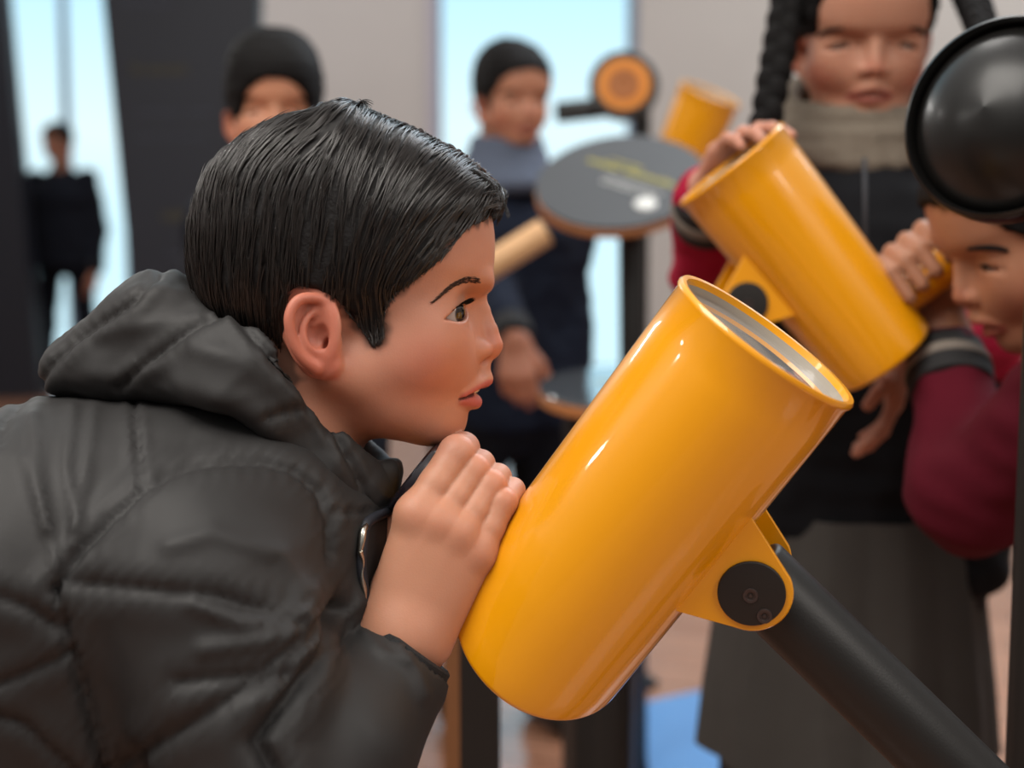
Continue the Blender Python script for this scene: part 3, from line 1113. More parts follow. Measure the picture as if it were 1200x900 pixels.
for sgn in (1, -1):
    for i in range(260):
        q = rng.uniform(0, 1) ** 0.8 * 5.999; j = int(q); fr = q - j
        p2 = np.array(BROW[j]) * (1 - fr) + np.array(BROW[j + 1]) * fr
        th = np.interp(q, [0, 1, 2, 4, 5.5, 6], [0.5, 0.9, 1.6, 3.0, 3.2, 2.2])
        p2 = p2 + [0, rng.uniform(-th, th) * 1.15]
        P0 = on_face(p2[0], p2[1])
        d = np.array([-0.9, 0.35 + (p2[1] - 335) * 0.012 + rng.normal() * 0.22, 0.45]) if q < 4.5 else np.array([-0.85, -0.15, 0.4])
        t = np.linspace(-0.4, 0.6, 5)[:, None]
        L = P0 + [0, 0, 0.7] + t * d * rng.uniform(6, 10)
        L[:, 2] *= 1
        bp.append(U2W(L * [1, 1, sgn]))
    for i in range(150):
        upper = i % 3 != 0
        a_ = rng.uniform(-0.85, 0.86) if upper else rng.uniform(0.25, 0.8)
        P0 = lid_point(a_, upper); dr = nrm(P0 - EYE_C)
        t = np.linspace(0, 1, 6)[:, None]
        Ln = (11.5 if upper else 3.0) * rng.uniform(0.75, 1.1)
        L = P0 + t * nrm(dr + LIDL * 0.25 * a_ + [0.25, 0.22 if upper else 0.3, 0]) * Ln + np.array([0, -3.4 if upper else 0.8, 0]) * t ** 2
        lash.append(U2W(L * [1, 1, sgn]))
strands('eyebrows', bp, 0.00016, M['brow'], boy, 0.3)
strands('eyelashes', lash, 0.00022, M['soft_hair'], boy, 0.3)
for sgn in (1, -1):
    tube_path('lash_line', U2W(np.array([lid_point(a_, True, 1.0, 25.2) * [1, 1, sgn] for a_ in np.linspace(-0.86, 0.88, 14)])), lambda t: S * (0.5 + 0.7 * math.sin(math.pi * t)), M['soft_hair'], boy, 8)

# ------------------------------------------------------------------ jacket
neck_hole = [Op('u', 0, lambda P: skull_fn(P) - 4, True), ]


def jacket_noise(V, N):
    return None


torso = multi([cone((285, 602, 0), (105, 658, 0), 124, 186, 1.38), cone((235, 560, 0), (330, 592, 0), 84, 92, 1.75), cone((105, 664, 0), (-330, 815, 0), 190, 215, 1.25),
               cone((330, 640, 0), (300, 780, 0), 100, 140, 1.3), cone((120, 800, 0), (-200, 930, 0), 170, 190, 1.3), cone((392, 630, 0), (410, 780, 0), 62, 70, 1.5)], 60)
sleeve_up = cone(A(238, 688, 176), A(318, 925, 205), 118, 96)
EL = A(322, 965, 205); CUFF = A(458, 797, 104)
sleeve_low = multi([cone(EL, A(400, 872, 160), 92, 84), cone(A(400, 872, 160), CUFF, 84, 62)], 10)
far_sleeve = multi([cone((238, 700, -190), (260, 960, -215), 116, 90), cone((260, 960, -215), (330, 1180, -190), 88, 62)], 15)

JACKET = [
    Op('u', 0, torso),
    Op('u', 40, sleeve_up),
    Op('u', 26, far_sleeve),
    Op('u', 16, sleeve_low),
    Op('s', 6, cone(A(456, 800, 100), A(540, 690, 85), 46, 50)),
    Op('s', 10, cone((345, 470, 0), (318, 640, 0), 98, 92)),
]
SEAMS = [  # photo outline of each seam, groove depth, half width
    ([(63, 692), (90, 655), (130, 608), (165, 577), (200, 555), (235, 544), (270, 540), (310, 541), (345, 553), (372, 575), (384, 610), (386, 650)], 7.0, 5.5),
    ([(68, 690), (85, 760), (105, 830), (125, 905)], 6.0, 6),
    ([(85, 682), (140, 688), (200, 694), (260, 702), (320, 722), (352, 735)], 5.0, 8),
    ([(320, 905), (300, 868), (320, 840), (352, 800), (378, 760), (388, 715)], 13.0, 9),
    ([(388, 712), (360, 742), (330, 768), (300, 790), (210, 800)], 5.0, 8),
    ([(157, 465), (159, 500), (163, 540), (165, 570)], 4.5, 3),
    ([(0, 520), (6, 490), (30, 470)], 4, 4),
    ([(0, 802), (40, 785), (80, 765)], 5, 6),
    ([(0, 840), (30, 850), (60, 880), (90, 905)], 5, 6),
    ([(0, 700), (40, 715), (68, 735)], 5, 7),
    ([(128, 905), (170, 880), (220, 850), (280, 812), (330, 790)], 6, 8),
    ([(392, 600), (430, 600), (452, 596)], 3, 3),
]
FOLDS = [([(40, 490), (45, 560), (55, 620)], 5, 7), ([(85, 480), (78, 550), (90, 620)], 5, 8), ([(110, 478), (100, 560), (88, 640)], 4, 8),
         ([(200, 640), (250, 625), (330, 650), (352, 690)], 5, 12), ([(225, 705), (280, 730), (345, 722)], 7, 11), ([(240, 760), (300, 752), (355, 735)], 7, 12),
         ([(30, 540), (60, 640), (70, 690)], 4, 8), ([(420, 705), (395, 725), (370, 770)], 4, 10), ([(470, 760), (490, 790), (500, 815)], 5, 8),
         ([(430, 745), (450, 765), (475, 775)], 4, 7)]


def jacket_disp(V, N):
    a2 = app_signed(V)
    near = smoothstep(-40, 40, V[:, 2])
    d = 1.2 * fnoise(V, 70, (1, 1.4, 1)) + 0.3 * fnoise(V, 26, (1.5, 0.6, 1))
    for pts, dep, wd in SEAMS:
        dist = polyline_dist(a2, pts)
        d += near * (-dep * np.exp(-(dist / wd) ** 2) + 0.45 * dep * np.exp(-((dist - 3.2 * wd) / (2.4 * wd)) ** 2))
        pk_ = np.exp(-(dist / (4 * wd)) ** 2)
        d += near * pk_ * 0.8 * np.sin(a2[:, 0] * 0.33 + 1.7 * np.sin(a2[:, 1] * 0.14) + a2[:, 1] * 0.21)
    for pts, dep, wd in FOLDS:
        dist = polyline_dist(a2, pts)
        d += near * dep * np.exp(-(dist / wd) ** 2)
    return d


jk, jV, jN = unit_obj('jacket', JACKET, 5.2 * Q_, (-620, 380, -380), (600, 1290, 380), M['jacket'], boy, None, jacket_disp)

# hood lying on the back and shoulders
def hood_fn(P):
    a = multi([cone((92, 432, 0), (192, 385, 0), 40, 60, 1.45), cone((150, 440, 0), (200, 440, 0), 50, 60, 1.6), cone((192, 385, 0), (300, 452, 0), 60, 98, 1.32), cone((300, 452, 0), (395, 555, 0), 98, 62, 1.5),
               cone((395, 555, 0), (425, 575, 0), 62, 40, 1.6)], 30)(P)
    return a


def hood_under(P):          # the hood ends on this gently curved lower edge
    a2 = app(P)
    low = np.interp(a2[:, 0], [0, 40, 70, 160, 230, 270, 300, 330, 360, 385, 400, 440, 600], [474, 473, 474, 470, 477, 488, 506, 530, 556, 590, 606, 612, 615])
    return (a2[:, 1] - low) * 0.85


head_room = radial_fn(R_HAIR, 134.0)
def hood_hole(P):
    return np.minimum(head_room(P) - 2, smin(cone((352, 400, 0), (330, 660, 0), 94, 96)(P), smin(ell((462, 474, 0), (72, 46, 80))(P), cone((352, 420, 0), (430, 470, 0), 94, 70, 1.2)(P), 20), 10) - 5)


HOOD = [Op('u', 0, hood_fn, True), Op('i', 16, hood_under, False, True), Op('s', 9, hood_hole, True, True)]
HSEAMS = [([(44, 463), (60, 430), (90, 398), (130, 372), (160, 352), (185, 322), (205, 304), (222, 288)], 5, 4),
          ([(140, 455), (165, 432), (200, 404), (240, 378), (270, 366)], 4.5, 4),
          ([(232, 300), (262, 352), (300, 398), (340, 440), (372, 480), (400, 520), (425, 570), (438, 612)], 6, 4),
          ([(310, 490), (335, 482), (358, 478)], 3, 4),
          ([(318, 420), (350, 455), (385, 505)], 3.0, 4),
          ([(60, 448), (120, 442), (200, 430)], -3, 12), ([(120, 390), (180, 380), (230, 372)], -3, 10), ([(170, 345), (200, 345), (240, 350)], -3, 9),
          ([(210, 450), (280, 470), (320, 505)], -4, 14), ([(230, 410), (290, 425), (340, 470)], -3, 11)]


def hood_disp(V, N):
    a2 = app(V)
    d = 1.6 * fnoise(V, 44, (1, 1.5, 1)) + 0.5 * fnoise(V, 16, (0.6, 1.5, 1))
    for pts, dep, wd in HSEAMS:
        dist = polyline_dist(a2, pts)
        d += -dep * np.exp(-(dist / wd) ** 2) + (0.4 * dep * np.exp(-((dist - 3 * wd) / (2.2 * wd)) ** 2) if dep > 0 else 0)
        if dep > 0:
            d += np.exp(-(dist / (4 * wd)) ** 2) * 0.7 * np.sin(a2[:, 0] * 0.4 + 1.5 * np.sin(a2[:, 1] * 0.17) - a2[:, 1] * 0.25)
    return d


hd_, _, _ = unit_obj('hood', HOOD, 4.6 * Q_, (20, 240, -190), (520, 640, 190), M['jacket'], jk, None, hood_disp)

# stand-up collar in front of the neck, with the zip
COLLAR = [Op('u', 0, multi([cone((392, 524, 0), (446, 553, 0), 46, 24, 2.0), cone((446, 553, 0), (430, 610, 0), 24, 38, 1.8), cone((392, 524, 0), (400, 640, 0), 52, 66, 1.7)], 12), True),
          Op('s', 8, hood_hole, True, True)]
unit_obj('collar', COLLAR, 4.6 * Q_, (300, 470, -140), (520, 720, 140), M['jacket'], jk, None, lambda V, N: 1.2 * fnoise(V, 18))
# knitted cuff inside the sleeve end
ca = A(462, 788, 98); cb = A(488, 752, 92); cax = nrm(U2W([cb])[0] - U2W([ca])[0]); L_ = np.linalg.norm(U2W([cb])[0] - U2W([ca])[0])
lathe('cuff', U2W([ca])[0], cax, [(0.022, 0), (0.0275, 0.0), (0.0285, L_ * 0.4), (0.0275, L_ * 0.8), (0.0255, L_ * 0.86), (0.0235, L_ * 0.8)], M['rib'], jk, 72,
      mod=lambda r, a, h: r * (1 + 0.012 * math.sin(36 * a)))


def on_jacket(px, py, off=1.5):
    w = 170.0
    for it in range(30):
        p = A(px, py, w); f_ = min(evalops(JACKET[:1], p[None])[0], evalops(COLLAR[:1], p[None])[0]); w -= 0.7 * f_
        if abs(f_) < 0.5: break
    return A(px, py, w + off)


zp = [on_jacket(*q) for q in [(459, 597), (449, 602), (440, 606), (431, 612), (427, 620), (425, 640), (423, 662), (426, 690), (428, 715)]]
tube_path('zip_tape', U2W(zp), 0.0032, M['zip_tape'], jk)
nt = 26
tv = []
zz = U2W([on_jacket(q, r_, 5) for q, r_ in [(459, 596), (449, 601), (440, 605), (431, 611)]])
zt = [Op('u', 0, multi([ell(on_jacket(459 - 28 * i / 13.0, 596.5 + 14 * (i / 13.0) ** 1.2, 5.5), (1.4, 2.6, 2.2)) for i in range(14)]))]
unit_obj('zip_teeth', zt, 0.8, (400, 570, 0), (500, 640, 260), M['black_steel'], jk)
sl = [on_jacket(q, r_, o_) for q, r_, o_ in [(430, 614, 6), (426, 622, 8), (424, 634, 8), (422, 646, 7)]]
slider = tube_path('zip_slider', U2W(sl), lambda t: 0.0014 + 0.0008 * math.sin(math.pi * t), M['zip'], jk)
pl = [on_jacket(q, r_, o_) for q, r_, o_ in [(422, 646, 9), (426, 660, 9), (424, 675, 8), (427, 690, 8), (429, 702, 8)]]
tube_path('zip_pull', U2W(pl), lambda t: 0.0011 + 0.0005 * math.cos(9 * t), M['zip'], jk)

# trousers and shoes below the frame
def bl(x, y, z): return np.array([x, y, z])
hipw = U2W([(-280, 880, 0)])[0]
tr_ops = []
for sy in (-0.085, 0.085):
    hip = hipw + [0.02, sy, -0.02]; knee = bl(hipw[0] + 0.03, hipw[1] + sy, 0.42); ank = bl(hipw[0] - 0.01, hipw[1] + sy, 0.08)
    tr_ops.append(cone(hip, knee, 0.092, 0.066)); tr_ops.append(cone(knee, ank, 0.066, 0.05))
V, N, F = surface([Op('u', 0, multi(tr_ops, 0.03))], 0.012, hipw + [-0.3, -0.3, -0.9], hipw + [0.3, 0.3, 0.15])
link_mesh('trousers', V, F, mat('grey_trousers', srgb(70, 70, 74), rough=0.85), boy)
for sy in (-0.085, 0.085):
    c_ = bl(hipw[0] + 0.035, hipw[1] + sy, 0.045)
    V, N, F = surface([Op('u', 0, multi([ell(c_ + [-0.05, 0, 0.01], (0.05, 0.036, 0.05)), ell(c_ + [0.05, 0, -0.008], (0.075, 0.04, 0.036))], 0.03)),
                       Op('i', 0.008, lambda P: 0.002 - P[:, 2], False, True)], 0.008, c_ - 0.2, c_ + 0.2)
    link_mesh('shoe', V, F, M['black_gloss'], boy)
# ------------------------------------------------------------------ telescopes (world coordinates)
def telescope(label, top, bot, Rt, Rb, od, yel, plate_side, eye=None, pipe_to=None, hub_at=0.42, thick=0.05, ep=None, plates=True, slant=0.0, base=0.08):
    """Conical yellow tube from bot to top; od = direction of the bracket; the eyepiece sits on the other side."""
    root = empty('telescope', floor_below(pipe_to[-1] if pipe_to is not None else bot), label, 'telescope', 'yellow telescopes')
    top = np.asarray(top, float); bot = np.asarray(bot, float)
    ax = nrm(top - bot); L = np.linalg.norm(top - bot)
    od = nrm(od - (od @ ax) * ax); side = np.cross(ax, od)
    if side @ (CAMP - top) < 0: side = -side
    t = 0.0028
    prof = [(0, 0)] + [(Rb - 0.004 + 0.004 * math.sin(a), 0.004 - 0.004 * math.cos(a)) for a in np.linspace(0, math.pi / 2, 6)]
    prof += [(Rb + (Rt - Rb) * q, L * q) for q in np.linspace(0.06, 0.985, 10)]
    prof += [(Rt + 0.0012, L - 0.0015), (Rt + 0.0014, L + 0.0004), (Rt + 0.0002, L + 0.0022), (Rt - t, L + 0.0018), (Rt - t - 0.0006, L - 0.002)]
    tube = lathe('tube', bot, ax, prof, M['yellow'], root, 128, auto=40)
    if slant:                                   # the lower end is cut at a slant: the side towards the viewer is longer
        me = tube.data; off = np.array(root_loc(root))
        for v in me.vertices:
            p = np.array(v.co) + off - bot; hh = p @ ax; rr = p - hh * ax
            f_ = max(0.0, 1 - hh / (0.6 * L))
            v.co = Vector(np.array(v.co) - ax * (slant * f_ * (rr @ side) / Rb))
    lathe('tube_lining', bot, ax, [(Rt - t - 0.0006, L - 0.002), (Rt - t - 0.001, L - 0.0065)], M['lens_wall'], tube, 96)
    lathe('lens', bot, ax, [(Rt - t - 0.001, L - 0.0065), (Rt * 0.8, L - 0.0055), (Rt * 0.5, L - 0.0048), (Rt * 0.2, L - 0.0045), (0, L - 0.0045)], M['lens'], tube, 96, auto=60)
    if ep is not None:
        p0, p1, r0 = ep
        e_ = rod('eyepiece', p0, p1, r0, M['yellow'], root, None, 64, 0.001)
        d = nrm(np.asarray(p1) - p0)
        lathe('eyepiece_rim', np.asarray(p1) - d * 0.004, d, [(r0 - 0.001, 0), (r0 + 0.0022, 0.0005), (r0 + 0.0026, 0.003), (r0 + 0.0020, 0.0062), (r0 - 0.002, 0.0075),
              (r0 - 0.005, 0.0066), (r0 - 0.006, 0.001), (0, 0.0005)], M['rubber'], e_, 64, auto=60)
    if plates:
        q = hub_at * L
        hub_r = 0.0192
        Rm = Rb + (Rt - Rb) * hub_at
        for sgn in (1, -1):
            o = bot + ax * q + side * (sgn * thick / 2)
            hc = o + od * (Rm + 0.0185)
            pts = []
            rim = math.sqrt(max(Rm ** 2 - (thick / 2) ** 2, 1e-6)) - 0.003
            a0 = o + od * rim + ax * 0.036; a1 = o + od * rim - ax * 0.036
            pts.append(a0)
            for a in np.linspace(58, -64, 18):
                aa = math.radians(a)
                pts.append(hc + hub_r * 1.22 * (math.cos(aa) * od + math.sin(aa) * ax))
            pts.append(a1)
            br = prism('bracket_plate', pts, side * (sgn * 0.004), M['yellow'], root, 0.0009)
            h = lathe('hub_disc', hc + side * sgn * 0.0035, side * sgn, round_prof(hub_r, 0, 0.0028, 0.0008), M['hub'], br, 64)
            if sgn > 0:
                for (du, dv) in ((0.0, -0.001), (0.0135, -0.0060)):
                    tdir = od * du + ax * dv
                    s0 = hc + side * 0.0060 + tdir
                    lathe('screw', s0, side, [(0, 0.0010), (0.0010, 0.0010), (0.0012, 0.0002), (0.0024, 0.0004), (0.0027, 0.0010), (0.0042, 0.0011), (0.0045, 0.0005), (0.0045, -0.001)], M['screw'], h, 32)
    if pipe_to is not None:
        for i in range(len(pipe_to) - 1):
            rod('support_pipe', pipe_to[i], pipe_to[i + 1], 0.0235 if i == 0 else 0.03, M['black_steel'], root, None, 48)
        f_ = np.asarray(pipe_to[-1])
        lathe('base_plate', (f_[0], f_[1], 0), (0, 0, 1), round_prof(base, 0, 0.014, 0.004), M['black_steel'], root, 64)
    return root


def floor_below(p):
    return (float(p[0]), float(p[1]), 0.0)


# near telescope
tT = U2W([A(897.5, 400, 142)])[0]; tB = U2W([A(633, 742, 22)])[0]
odw = 0.787 * RIGHT - 0.617 * UP
ep0 = U2W([EP0 + EPA * 120])[0]; ep1 = U2W([EP0])[0]
pp = U2W([A(878, 668, 80)])[0]; pe = U2W([A(1262, 1042, 80)])[0]
telescope('large yellow telescope tube in sharp focus with black hub disc and screws on its bracket', tT, tB, 0.0590, 0.0585, odw, None, 1,
          pipe_to=[pp, pe, np.array([pe[0], pe[1], 0.012])], hub_at=0.485, thick=0.052, ep=(ep0, ep1, EPR * S), slant=0.024)

# second telescope
d2 = 1.30
t2T = W(857, 193, d2 - 0.01); t2B = W(1037, 421, d2 + 0.01)
od2 = W(780, 280, d2) - W(860, 215, d2)
e2a = W(1040, 352, d2); e2b = W(1117, 296, d2 - 0.01)
pq = W(868, 362, d2); pq2 = W(640, 640, d2 + 0.1)
telescope('yellow telescope pointing up left, blurred, with a hand on its eyepiece', t2T, t2B, 0.0577, 0.0500, od2, None, 1,
          pipe_to=[pq, W(705, 560, d2 + 0.08), np.array([W(705, 560, d2 + 0.08)[0], W(705, 560, d2 + 0.08)[1], 0.012])], hub_at=0.55, thick=0.05, base=0.06, ep=(e2a, e2b, 0.0235))

# third telescope, far behind the oval panel
d3 = 2.75
t3T = W(832, 110, d3 - 0.03); t3B = W(775, 245, d3 + 0.06)
od3 = W(900, 250, d3) - W(800, 200, d3)
pr = W(840, 215, d3 + 0.03)
telescope('small far yellow telescope tube above the oval grey panel', t3T, t3B, 0.061, 0.052, od3, None, 1,
          pipe_to=[pr, W(905, 330, d3 + 0.33), np.array([W(905, 330, d3 + 0.33)[0], W(905, 330, d3 + 0.33)[1], 0.012])], hub_at=0.45, thick=0.05)
# ------------------------------------------------------------------ the other people (world coordinates)
HEADC = np.array([430.0, 330.0, 0.0])


class Head:
    """Places the head shape in the world: centre, facing direction, up hint, scale."""
    def __init__(self, c, fwd, up=(0, 0, 1), sc=1.0, wide=1.0):
        self.c = np.asarray(c, float); f = nrm(fwd); u = np.asarray(up, float); u = nrm(u - (u @ f) * f)
        self.f, self.u, self.l = f, u, np.cross(u, f); self.s = S * sc; self.wide = wide

    def to_local(self, P):
        q = (P - self.c) / self.s
        return np.stack([q @ self.f + HEADC[0], HEADC[1] - q @ self.u, q @ self.l / self.wide], 1)

    def to_world(self, U):
        U = np.asarray(U, float).reshape(-1, 3)
        return self.c + self.s * ((U[:, 0:1] - HEADC[0]) * self.f - (U[:, 1:2] - HEADC[1]) * self.u + U[:, 2:3] * self.wide * self.l)

    def op(self, o):
        return Op(o.mode, o.k * self.s, (lambda P, o=o: o(self.to_local(P)) * self.s), False, o.always)

    def fn(self, f): return lambda P: f(self.to_local(P)) * self.s


def lid_narrow(P):
    """Smaller opening of the lids for people looking down or smiling."""
    return lid_cut(P, 0.42)


FBROW = [(512, 346), (521, 339), (531, 334), (541, 330.5), (551, 328.5), (560, 328)]


def hand_ops(wrist, fdir, palm_n, side, size=0.075, curl=(25, 35, 25), spread=6.0, thumb=40):
    """A hand: palm and five separate fingers. fdir = towards the fingers, palm_n = out of the palm, side = towards the thumb."""
    fdir = nrm(fdir); palm_n = np.asarray(palm_n, float); palm_n = nrm(palm_n - (palm_n @ fdir) * fdir)
    lat = np.cross(fdir, palm_n)
    if lat @ np.asarray(side, float) < 0: lat = -lat
    wrist = np.asarray(wrist, float); z = size / 0.075
    ops = []; mcps = []
    for i, (a, ln, r) in enumerate(((0.027, .070, .0088), (0.009, .076, .0090), (-0.009, .071, .0086), (-0.025, .057, .0076))):
        mc = wrist + z * (fdir * (0.072 - 0.004 * abs(i - 1)) + lat * a)
        mcps.append(cone(wrist + z * (fdir * 0.006 + lat * a * 0.62), mc, 0.0135 * z, 0.0118 * z))
        ang = 0; p = mc; pts = [mc]; rs = [r * 1.08 * z]
        sp = math.radians(spread * (1.5 - i) * 0.6)
        for k, (cl, seg) in enumerate(zip(curl, (0.46, 0.30, 0.24))):
            ang += math.radians(cl * (1 + 0.08 * i))
            d = math.cos(ang) * (math.cos(sp) * fdir + math.sin(sp) * lat) + math.sin(ang) * palm_n
            p = p + d * ln * seg * 1.12 * z; pts.append(p); rs.append(r * z * (1.0, 0.92, 0.78)[k])
        ops.append(Op('u', 0.0035 * z, chain(pts, rs, 0.002)))
    palm = Op('u', 0.012, multi(mcps, 0.014 * z))
    t0 = wrist + z * (fdir * 0.018 + lat * 0.020 + palm_n * 0.006)
    a = math.radians(thumb)
    t1 = t0 + z * 0.034 * (math.cos(a) * fdir + math.sin(a) * lat + 0.3 * palm_n); t2 = t1 + z * 0.024 * (fdir * 0.8 + lat * 0.25 + palm_n * 0.4); t3 = t2 + z * 0.018 * (fdir + palm_n * 0.5)
    th = Op('u', 0.008 * z, chain([t0, t1, t2, t3], [0.014 * z, 0.0112 * z, 0.0095 * z, 0.008 * z], 0.003))
    return [palm, th] + ops


def wmesh(name, ops, h, m, parent, colfn=None, pad=0.03, lo=None, hi=None, disp=None):
    V, N, F = surface(ops, h, lo, hi)
    if disp is not None: V = V + N * disp(V, N)[:, None]
    f_ = F[:: max(1, len(F) // 400)]
    fn = np.cross(V[f_[:, 1]] - V[f_[:, 0]], V[f_[:, 2]] - V[f_[:, 0]])
    if (fn * N[f_[:, 0]]).sum() < 0: F = F[:, ::-1]
    return link_mesh(name, V, F, m, parent, cols=colfn(V, N) if colfn else None)


def figure(label, hd, body_f, joints, hands, mats, h=0.006, hh=None, skin=SK, hair_cut=None, hair_extra=None, legs=True, skirt=None, arm_r=(0.052, 0.044, 0.037),
           sleeve_mat=None, torso_r=0.105, lat=1.45, eyes=True, gaze=None, hair_t=6.0, name='person', scalp=True):
    """A standing person. joints: neck, chest, pelvis, shoulder/elbow/wrist (pairs), hip/knee/ankle (pairs)."""
    J = joints
    foot = (J['ankle'][0] + J['ankle'][1]) / 2
    root = empty(name, (foot[0], foot[1], 0), label, 'person')
    F_ = nrm(body_f); L_ = nrm(np.cross([0, 0, 1], F_))
    hh = hh or h
    ops = [hd.op(o) for o in HEAD[:7] + HEAD[9:] + EAR + [Op('s', 1.2, lid_narrow, True)]]
    neck0 = hd.to_world([(352, 420, 0)])[0]
    ops.insert(7, Op('u', 0.02, cone(neck0, J['neck'], 88 * hd.s, 0.055)))
    inner = [cone(J['neck'], J['chest'], 0.05, 0.07), cone(J['chest'], J['pelvis'], 0.07, 0.07)]
    for i in (0, 1):
        inner += [cone(J['chest'] + [0, 0, 0.05], J['shoulder'][i], 0.05, 0.035), cone(J['shoulder'][i], J['elbow'][i], 0.033, 0.028), cone(J['elbow'][i], J['wrist'][i], 0.030, 0.0235)]
        if legs: inner += [cone(J['pelvis'], J['hip'][i], 0.06, 0.055), cone(J['hip'][i], J['knee'][i], 0.055, 0.042), cone(J['knee'][i], J['ankle'][i], 0.042, 0.03)]
    ops.append(Op('u', 0.03, multi(inner, 0.03)))
    for hnd in hands: ops += hnd
    allp = np.array([hd.c] + [J['neck'], J['pelvis']] + list(J['shoulder']) + list(J['elbow']) + list(J['wrist']) + list(J['ankle']))
    lo, hi = allp.min(0) - 0.28, allp.max(0) + 0.28
    lo[2] = max(lo[2], 0.004)

    def col(V, N):
        U = hd.to_local(V)
        c = skin_colour(U, skin, scalp, 0.75)
        far = np.sqrt(((V - hd.c) ** 2).sum(1)) > 0.22
        c[far] = np.array(skin) * [1.05, 0.95, 0.95]
        return c
    body = wmesh('body', ops, hh, M['skin'], root, col, lo=lo, hi=hi)
    if eyes:
        for sg in (1, -1):
            c_ = EYE_C * [1, 1, sg]
            g = gaze if gaze is not None else hd.f
            eyeball('eye', root, hd.to_world([c_])[0], EYE_R * hd.s, g)
            lp = [lid_point(a_, True, 0.42, 25.4) * [1, 1, sg] for a_ in np.linspace(-0.86, 0.88, 12)]
            tube_path('lash_line', hd.to_world(np.array(lp)), lambda t: hd.s * (1.2 + 1.8 * math.sin(math.pi * t)), M['soft_hair'], root, 6)
    # hair
    base = [Op('u', 0, hd.fn(lambda P: evalops(BALD[:4], P) - hair_t), False, True),
            Op('i', 8 * hd.s, hd.fn(hair_cut if hair_cut else (lambda P: hair_poly(app(P)))), False, True)]
    if hair_extra: base += [hd.op(o) for o in hair_extra]
    wmesh('hair', base, hh, M['soft_hair'], root, lo=hd.c - 0.2, hi=hd.c + 0.2, disp=lambda V, N: 0.0012 * fnoise(hd.to_local(V), 7, (0.4, 1, 1)))
    for nm, sgn in (('brow', 1), ('brow', -1)):
        pts = [on_face(*p) * np.array([1, 1, sgn]) for p in FBROW]
        tube_path(nm, hd.to_world(np.array(pts)), lambda t: hd.s * (1.8 + 3.2 * math.sin(math.pi * min(1, 0.15 + t * 0.8))), M['soft_hair'], root, 8)
    # clothes
    # torso and sleeves
    tl = Head(J['chest'], F_, (0, 0, 1), 1.0)

    def torso_fn(P):
        q = P - J['chest']; q = np.stack([q @ F_, (q @ L_) / lat, q[:, 2]], 1)
        n_ = J['neck'] - J['chest']; p_ = J['pelvis'] - J['chest']
        a = np.array([n_ @ F_, (n_ @ L_) / lat, n_[2] - 0.03]); b = np.array([p_ @ F_, (p_ @ L_) / lat, p_[2]])
        return smin(cone(a, (0, 0, 0), 0.055, torso_r)(q), cone((0, 0, 0), b, torso_r, torso_r * 1.04)(q), 0.04)
    sl = [chain([J['shoulder'][i], J['elbow'][i], J['wrist'][i] + 0.10 * (J['elbow'][i] - J['wrist'][i])], arm_r, 0.02) for i in (0, 1)]
    hole = Op('s', 0.01, cone(neck0, J['neck'] - [0, 0, 0.02], 70 * hd.s, 0.045))
    cut = Op('i', 0.01, lambda P: (J['pelvis'][2] - 0.03) - P[:, 2], False, True)
    wr = lambda V, N: 0.0045 * fnoise(V, 0.06, (1, 1, 0.6)) + 0.002 * fnoise(V, 0.025)
    if sleeve_mat is None:
        wmesh('jacket', [Op('u', 0, torso_fn), cut] + [Op('u', 0.035, s_) for s_ in sl] + [hole], h, mats['top'], root, lo=lo, hi=hi, disp=wr)
    else:
        wmesh('vest', [Op('u', 0, torso_fn), cut] + [hole], h, mats['top'], root, lo=lo, hi=hi, disp=wr)
        for i in (0, 1):
            a = np.array([J['shoulder'][i], J['elbow'][i], J['wrist'][i]])
            wmesh('sleeve', [Op('u', 0, sl[i])], h, sleeve_mat, root, lo=a.min(0) - 0.1, hi=a.max(0) + 0.1, disp=wr)
    for i in (0, 1):
        ax = nrm(J['wrist'][i] - J['elbow'][i]); o_ = J['wrist'][i] - ax * 0.050
        r0 = arm_r[2]
        cf = lathe('cuff', o_, ax, [(r0 * 0.8, -0.004), (r0 * 1.05, 0), (r0 * 1.06, 0.018), (r0 * 0.95, 0.044), (r0 * 0.80, 0.048), (r0 * 0.74, 0.040)], M['rib'], root, 40)
        if sleeve_mat is not None:
            lathe('cuff_stripe', o_, ax, [(r0 * 1.03, 0.016), (r0 * 1.09, 0.018), (r0 * 1.05, 0.028), (r0 * 0.99, 0.030)], mats['stripe'], cf, 40)
    if legs:
        lg = [chain([J['hip'][i], J['knee'][i], J['ankle'][i]], (0.078, 0.060, 0.05), 0.02) for i in (0, 1)]
        wmesh('trousers', [Op('u', 0.02, cone(J['pelvis'] + L_ * 0.05, J['pelvis'] - L_ * 0.05, 0.095, 0.095))] + [Op('u', 0.025, s_) for s_ in lg], h * 1.3, mats['legs'], root, lo=lo, hi=hi, disp=wr)
    for i in (0, 1):
        c_ = np.array([J['ankle'][i][0], J['ankle'][i][1], 0.045])
        wmesh('shoe', [Op('u', 0, multi([ell(c_ - F_ * 0.03, (0.05, 0.05, 0.05)), cone(c_ + [0, 0, -0.01], c_ + F_ * 0.10 + [0, 0, -0.012], 0.038, 0.032)], 0.03)),
                       Op('i', 0.006, lambda P: 0.004 - P[:, 2], False, True)], 0.009, M['black_gloss'], root, lo=c_ - 0.2, hi=c_ + 0.2)
    return root


